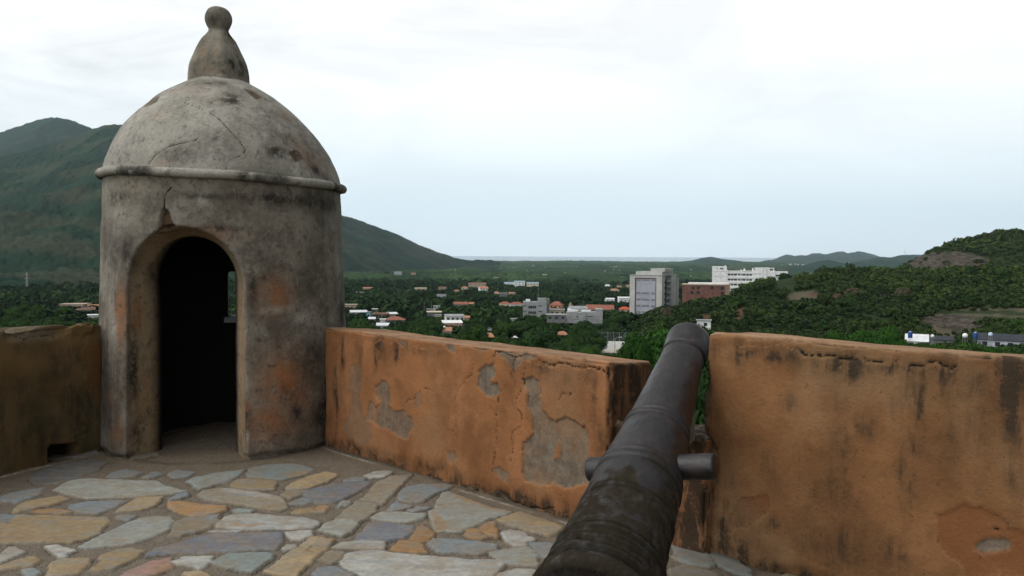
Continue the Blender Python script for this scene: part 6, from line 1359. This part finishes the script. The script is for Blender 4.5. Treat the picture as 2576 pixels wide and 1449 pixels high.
for i, (x, yt, w_, Z, kd) in enumerate([(2040, 838, 70, 105, 'near'), (2105, 822, 95, 120, 'near'), (2165, 806, 110, 130, 'near'), (2238, 812, 100, 125, 'near'), (2300, 862, 70, 95, 'near'), (2352, 856, 90, 100, 'near'), (2425, 860, 100, 98, 'near'), (2490, 862, 80, 92, 'near'), (2550, 880, 70, 88, 'near'), (1905, 845, 70, 125, 'fresh'), (1850, 838, 80, 140, 'fresh'), (2195, 840, 60, 100, 'fresh'), (2270, 842, 60, 108, 'near')]):
    special(kd, x, yt, w_, Z, '%s from the left of the bright leafy tree tops behind the right parapet' % ORD[sorted([1850, 1905, 2040, 2105, 2165, 2195, 2238, 2270, 2300, 2352, 2425, 2490, 2550]).index(x)], k=i % 2, group='leafy trees behind the right parapet')
for i, (x, yt, w_, Z, kd) in enumerate([(40, 800, 110, 240, 'fresh'), (130, 812, 90, 215, 'dark'), (205, 806, 80, 225, 'dark'), (880, 812, 70, 240, 'dark'), (925, 820, 70, 225, 'dark'), (1030, 814, 90, 245, 'mid'), (1085, 828, 90, 225, 'dark'), (1140, 852, 80, 190, 'dark'), (1250, 848, 80, 190, 'mid'), (1295, 868, 60, 170, 'dark'), (1450, 872, 70, 175, 'dark'), (985, 834, 60, 210, 'dark')]):
    special(kd, x, yt, w_, Z, '%s from the left of the leafy tree tops behind the %s parapet' % (ORD[sorted([40, 130, 205] if x < 300 else [880, 925, 985, 1030, 1085, 1140, 1250, 1295, 1450]).index(x)], 'mossy left' if x < 300 else 'orange'), k=i % 2, group='dark trees behind the %s parapet' % ('left' if x < 300 else 'orange'))
def palm(x, yt, Z, label):
    d = ray(x, yt); X = d[0] * Z; top = EYE + d[2] * Z; g = float(ground(X, Z)); H = top - g - .6
    r = empty('palm_tree', (X, Z, g)); tag(r, label, 'palm tree'); mb = MB(); mb.tube((0, 0, -1), (.2, 0, H * .5), .2, .16, 8); mb.tube((.2, 0, H * .5), (.3, .1, H), .16, .12, 8); mb.build('trunk', M['bark'], r)
    V, Q, ti = [], [], []; gg = np.random.RandomState(int(x))
    for k in range(20):
        a = k * 2.399; el = gg.uniform(-.1, 1.1); L_ = gg.uniform(2.0, 2.9); P = []
        for s in np.linspace(0, 1, 9): P.append(np.array([.3 + math.cos(a) * math.cos(el) * L_ * s, .1 + math.sin(a) * math.cos(el) * L_ * s, H + math.sin(el) * L_ * s - 1.7 * s * s]))
        sd_ = np.array([-math.sin(a), math.cos(a), 0])
        for j in range(8):
            for sg in (-1, 1):
                for q in (0., .5):
                    b = P[j] * (1 - q) + P[j + 1] * q; tip = b + sd_ * sg * .62 * (1 - .5 * abs(j / 8 - .4)) + (P[j + 1] - P[j]) * .9 + np.array([0, 0, -.25]); w_ = (P[j + 1] - P[j]) * .22
                    n0 = len(V); V += [b, b + w_, tip + w_ * .3, tip]; Q.append((n0, n0 + 1, n0 + 2, n0 + 3)); ti += [gg.uniform(.2, .9)] * 4
    arr_mesh('fronds', V, Q, M['leaf_mid'], r, False, {'tint': np.array(ti)}); SPECIAL.append((X, Z, 2)); BLD.append((x - 25, x + 25, yt, yt + 40, Z - 3))
palm(1431, 842, 150, 'taller palm tree behind the orange parapet right of the small orange roof'); palm(1478, 868, 125, 'lower palm tree whose pale fronds touch the right end of the orange parapet')
palm(1398, 872, 135, 'small palm tree with grey green fronds close to the orange parapet')

# every other tree of the valley: positions, then the largest in view one by one and the rest as one wood
def scatter():
    g = np.random.RandomState(21); P = []
    Z = 150.
    while Z < 1500:
        sp = 6.3 + (Z - 150) * .0052; us = np.arange(-.95 if Z < 720 else -.72, 1.0 if Z < 720 else .55, sp / Z)
        X = (us + g.uniform(-.4, .4, len(us)) * sp / Z) * Z; Y = Z + g.uniform(-.45, .45, len(us)) * sp
        P.append(np.c_[X, Y]); Z += sp * .85
    Z = 190.
    while Z < 830:                                         # the scrub on the hills stands closer
        sp = 3.5 + max(0, Z - 250) * .0022; us = np.arange(.10, 1.0, sp / Z)
        X = (us + g.uniform(-.45, .45, len(us)) * sp / Z) * Z; Y = Z + g.uniform(-.5, .5, len(us)) * sp; uu = X / Y; k = np.zeros(len(X), bool)
        for (cu, ce, zu, zz), wf, wb, p in HILLS: Zc = np.interp(uu, zu, zz); k |= (uu > cu[0] + .015) & (Y > Zc - wf * .9) & (Y < Zc + min(wb, 90))
        P.append(np.c_[X, Y][k]); Z += sp * .9
    P = np.vstack(P); zg = ground(P[:, 0], P[:, 1]); u = P[:, 0] / P[:, 1]
    px_, py_ = proj(np.c_[P, zg]); cl_ = fbm(P[:, 0] / 60, P[:, 1] / 60, 3, 71)
    hill = np.zeros(len(P), bool)
    for (cu, ce, zu, zz), wf, wb, p in HILLS: 
        Zc = np.interp(u, zu, zz); hill |= (u > cu[0] + .015) & (P[:, 1] > Zc - wf * .9) & (P[:, 1] < Zc + wb)
    R = np.where(hill, g.uniform(1.2, 2.6, len(P)) * (1 + 1.7 * fbm(P[:, 0] / 16, P[:, 1] / 16, 3, 82)), g.uniform(2.6, 4.9, len(P)) * (1 + .5 * cl_) * (1 + np.clip(P[:, 1] - 500, 0, 1000) * .0003)); H = np.where(hill, R * g.uniform(.9, 1.35, len(P)), R * g.uniform(1.5, 2.2, len(P)))
    big = hill & (g.uniform(size=len(P)) < .06); H = np.where(big, H * 1.7, H); R = np.where(big, R * 1.25, R)
    keep = np.ones(len(P), bool)
    for q, (key, poly) in enumerate(GROUNDMARK):
        k = (poly_sd(px_, py_, poly) < (1.5 if key != 'path' else 0)); keep &= ~(k & (P[:, 1] < 800) & (g.uniform(size=len(P)) < (.92 if q < 2 or key == 'red' else .45)))
    for X, Y, r in SPECIAL: keep &= np.hypot(P[:, 0] - X, P[:, 1] - Y) > r * .9
    # open ground in front of what the photograph shows in the clear
    _, pt = proj(np.c_[P, zg + H]); rp = R / P[:, 1] * F
    for x0, x1, yt, yv, Zb in BLD:
        front = (P[:, 1] < Zb + 12) & (px_ + rp * .7 > x0) & (px_ - rp * .7 < x1)
        lim = yv - 1.5 + g.uniform(-1, 2, len(P)) - g.uniform(0, .35, len(P)) * (yv - yt)
        over = front & (pt < lim)
        newH = EYE + (637.5 - lim) / F * P[:, 1] - zg
        ok = newH > np.where(hill, 1.2, 2.6)
        H = np.where(over & ok, np.minimum(H, newH), H); R = np.where(over & ok, np.minimum(R, newH * .75), R)
        keep &= ~(over & ~ok)
        keep &= ~((np.abs(P[:, 1] - Zb - 4) < 9) & (px_ > x0 - 3) & (px_ < x1 + 3) & (P[:, 1] > Zb - 3))
        _, pt = proj(np.c_[P, zg + H]); rp = R / P[:, 1] * F
    P, zg, R, H, hill, px_, pt, rp, u = [a[keep] for a in (P, zg, R, H, hill, px_, pt, rp, u)]
    hid = pt > wall_y(px_) + 4
    keep = ~(hid & (pt > wall_y(px_) + 40)); P, zg, R, H, hill, px_, pt, rp, hid = [a[keep] for a in (P, zg, R, H, hill, px_, pt, rp, hid)]
    vis = ~hid & (px_ > -20) & (px_ < 2596) & ((px_ < 240) | (px_ > 872))
    size = rp * H / P[:, 1]; size[~vis] = -1
    for isH, cap in ((False, 262), (True, 150)):
        idx = np.where(hill == isH)[0]; order = idx[np.argsort(-size[idx])]; one = [i for i in order[:cap] if size[i] > 0]; rest = np.setdiff1d(idx, one)
        for i in one:
            t = RG.random()
            if isH:
                kd = 'dry' if t < .10 else ('gbush' if t < .42 else 'bush')
                where = 'below the long white building' if px_[i] < 1900 else ('by the bare sandy path' if px_[i] < 2080 else ('in the middle' if px_[i] < 2300 else 'above the water tanks'))
                lab = '%s shrub %s on the hillside, %s' % ({'dry': 'dry brownish', 'gbush': 'fresh green', 'bush': 'dull olive'}[kd], 'low down' if P[i, 1] < 290 else ('halfway up' if P[i, 1] < 370 else 'high up'), where)
                plant(kd, P[i, 0], P[i, 1], R[i], H[i], lab, 'shrub', 'shrub', {'dry': 'dry shrubs on the hillside', 'gbush': 'fresh green shrubs on the hillside', 'bush': 'olive shrubs on the hillside'}[kd], RG, None, zg[i], 'foliage')
            else:
                kd = 'dark' if t < .68 else 'mid'; side = 'left of the sentry box' if px_[i] < 560 else ('between the sentry box and the cannon' if px_[i] < 1640 else 'around the cannon muzzle')
                where = 'left of the sentry box' if px_[i] < 560 else ('right beside the sentry box' if px_[i] < 1000 else ('around the white ball tanks' if px_[i] < 1300 else ('around the grey office block' if px_[i] < 1530 else ('below the tower block' if px_[i] < 1740 else 'below the brick building'))))
                lab = '%s green round tree %s, %s' % ('dark' if kd == 'dark' else 'lighter', 'close behind the parapet' if P[i, 1] < 250 else ('among the town houses' if P[i, 1] < 400 else 'beyond the town houses'), where)
                plant(kd, P[i, 0], P[i, 1], R[i], H[i], lab, 'tree', 'tree', '%s trees %s' % ('dark' if kd == 'dark' else 'lighter', where), RG, None, zg[i])
        # the rest: one object
        tn = .8 * fbm(P[:, 0] / 22, P[:, 1] / 22, 4, 81) + 1.3 * fbm(P[:, 0] / 75, P[:, 1] / 60, 3, 83) + .02
        Vs, Qs, Ts = [], [], []; nv = 0; tm = [leaf_cloud(100 + k, 1., 1.9 if not isH else 1.3, n, s, .8, 6, .1 if not isH else .0, False) for k in range(5) for n, s in ((130, .26),)]
        tm2 = [leaf_cloud(200 + k, 1., 1.9 if not isH else 1.3, 60, .36, .8, 5, .1 if not isH else .0, False) for k in range(5)]
        tm3 = [leaf_cloud(300 + k, 1., 1.9 if not isH else 1.3, 26, .52, .8, 4, .1 if not isH else .0, False) for k in range(5)]
        for i in rest:
            V, Q, ti = (tm if P[i, 1] < 420 else (tm2 if P[i, 1] < 750 else tm3))[g.randint(5)]; a = g.uniform(0, 6.28); c, s = math.cos(a), math.sin(a); hs = H[i] / (1.9 if not isH else 1.3)
            W_ = np.c_[(V[:, 0] * c - V[:, 1] * s) * R[i] + P[i, 0], (V[:, 0] * s + V[:, 1] * c) * R[i] + P[i, 1], V[:, 2] * hs + zg[i]]
            Vs.append(W_); Qs.append(Q + nv); Ts.append(np.clip(ti * .5 + g.uniform(-.15, .4) + 1.1 * tn[i], 0, 1)); nv += len(V)
        if Vs:
            o = arr_mesh('scrub' if isH else 'wood', np.vstack(Vs), np.vstack(Qs), M['leaf_scrub' if isH else 'leaf_dark'], None, False, {'tint': np.concatenate(Ts)})
            tag(o, 'low green scrub covering the hillside right of the cannon' if isH else 'dense dark green wood filling the valley around the houses', 'scrub' if isH else 'wood', None, 'stuff')
scatter()
# the far wood: one closed canopy from the town to the coast
def far_wood():
    th = np.linspace(-.80, .80, 1150); Z = np.exp(np.linspace(math.log(900), math.log(6150), 560)); UU, ZZ = np.meshgrid(th, Z, indexing='ij'); X = UU * ZZ
    cell = np.clip(9 + (ZZ - 700) * .0035, 9, 26); lev = [9., 13., 19., 26.]; g = ground(X, ZZ); crown = np.zeros_like(X); tint = np.zeros_like(X)
    for k, cs in enumerate(lev):
        w1, i1 = worley(X / cs, ZZ / cs, 3 + k); cc = np.sqrt(np.clip(1 - (w1 / .8) ** 2, 0, 1)) * (.35 + .85 * i1)
        wgt = np.clip(1 - np.abs(np.log(cell / cs)) / math.log(1.42), 0, 1); crown += cc * wgt; tint += i1 * wgt
    big = fbm(X / 260, ZZ / 260, 4, 51)
    h = (.5 + 11. * crown) * np.clip(.9 + 1.3 * big, .3, 1.4) * sst(860, 1500, ZZ)
    zt = g + h; px_, py_ = proj(np.stack([X, ZZ, zt], -1).reshape(-1, 3)); px_ = px_.reshape(X.shape); py_ = py_.reshape(X.shape)
    clear = np.zeros_like(X)
    for x0, x1, yt, yv, Zb in BLD:
        if Zb < 900: continue
        k = (px_ > x0 - 1) & (px_ < x1 + 1) & (ZZ < Zb + 14); lim = EYE + (637.5 + (px_ - PW / 2) * .0052 - (yv - .3)) / F * ZZ
        zt = np.where(k, np.minimum(zt, np.maximum(lim, g - 3)), zt)
    for (cu, ce, zu, zz), wf, wb, p in HILLS: zt = np.where((UU > cu[0] + .03) & (ZZ < np.interp(UU, zu, zz) + wb), g - 2, zt)
    t = np.clip(.0 + .6 * tint + .5 * big + 1.5 * fbm(X / 55, ZZ / 330, 4, 52) + .7 * fbm(X / 16, ZZ / 90, 3, 53), 0, 1.15); br = .45 * sst(.22, .34, fbm(X / 140, ZZ / 420, 4, 61))
    o = arr_mesh('forest', np.stack([X, ZZ, zt], -1).reshape(-1, 3), gridf(len(th), len(Z)), M['canopy'], None, True, {'tint': t.ravel(), 'bare': br.ravel()})
    tag(o, 'continuous dark green forest canopy covering the plain out to the sea', 'forest', None, 'stuff')
far_wood()
# ------------------------------------------------------------------ the air
def haze():
    mb = MB(); mb.box(-15100, 15100, -7000, 18100, -95, 1050)
    m_ = bpy.data.materials.new('haze_air'); m_.use_nodes = True; n_ = m_.node_tree.nodes; n_.remove(n_['Principled BSDF'])
    v = n_.new('ShaderNodeVolumePrincipled'); v.inputs['Color'].default_value = (.74, .89, 1.0, 1); v.inputs['Density'].default_value = HAZE; v.inputs['Anisotropy'].default_value = .8
    m_.node_tree.links.new(v.outputs[0], n_['Material Output'].inputs['Volume'])
    tag(mb.build('haze', m_), 'thin pale air fading the far plain and hills', 'haze', None, 'stuff')
HAZE = 5.0e-5
haze()
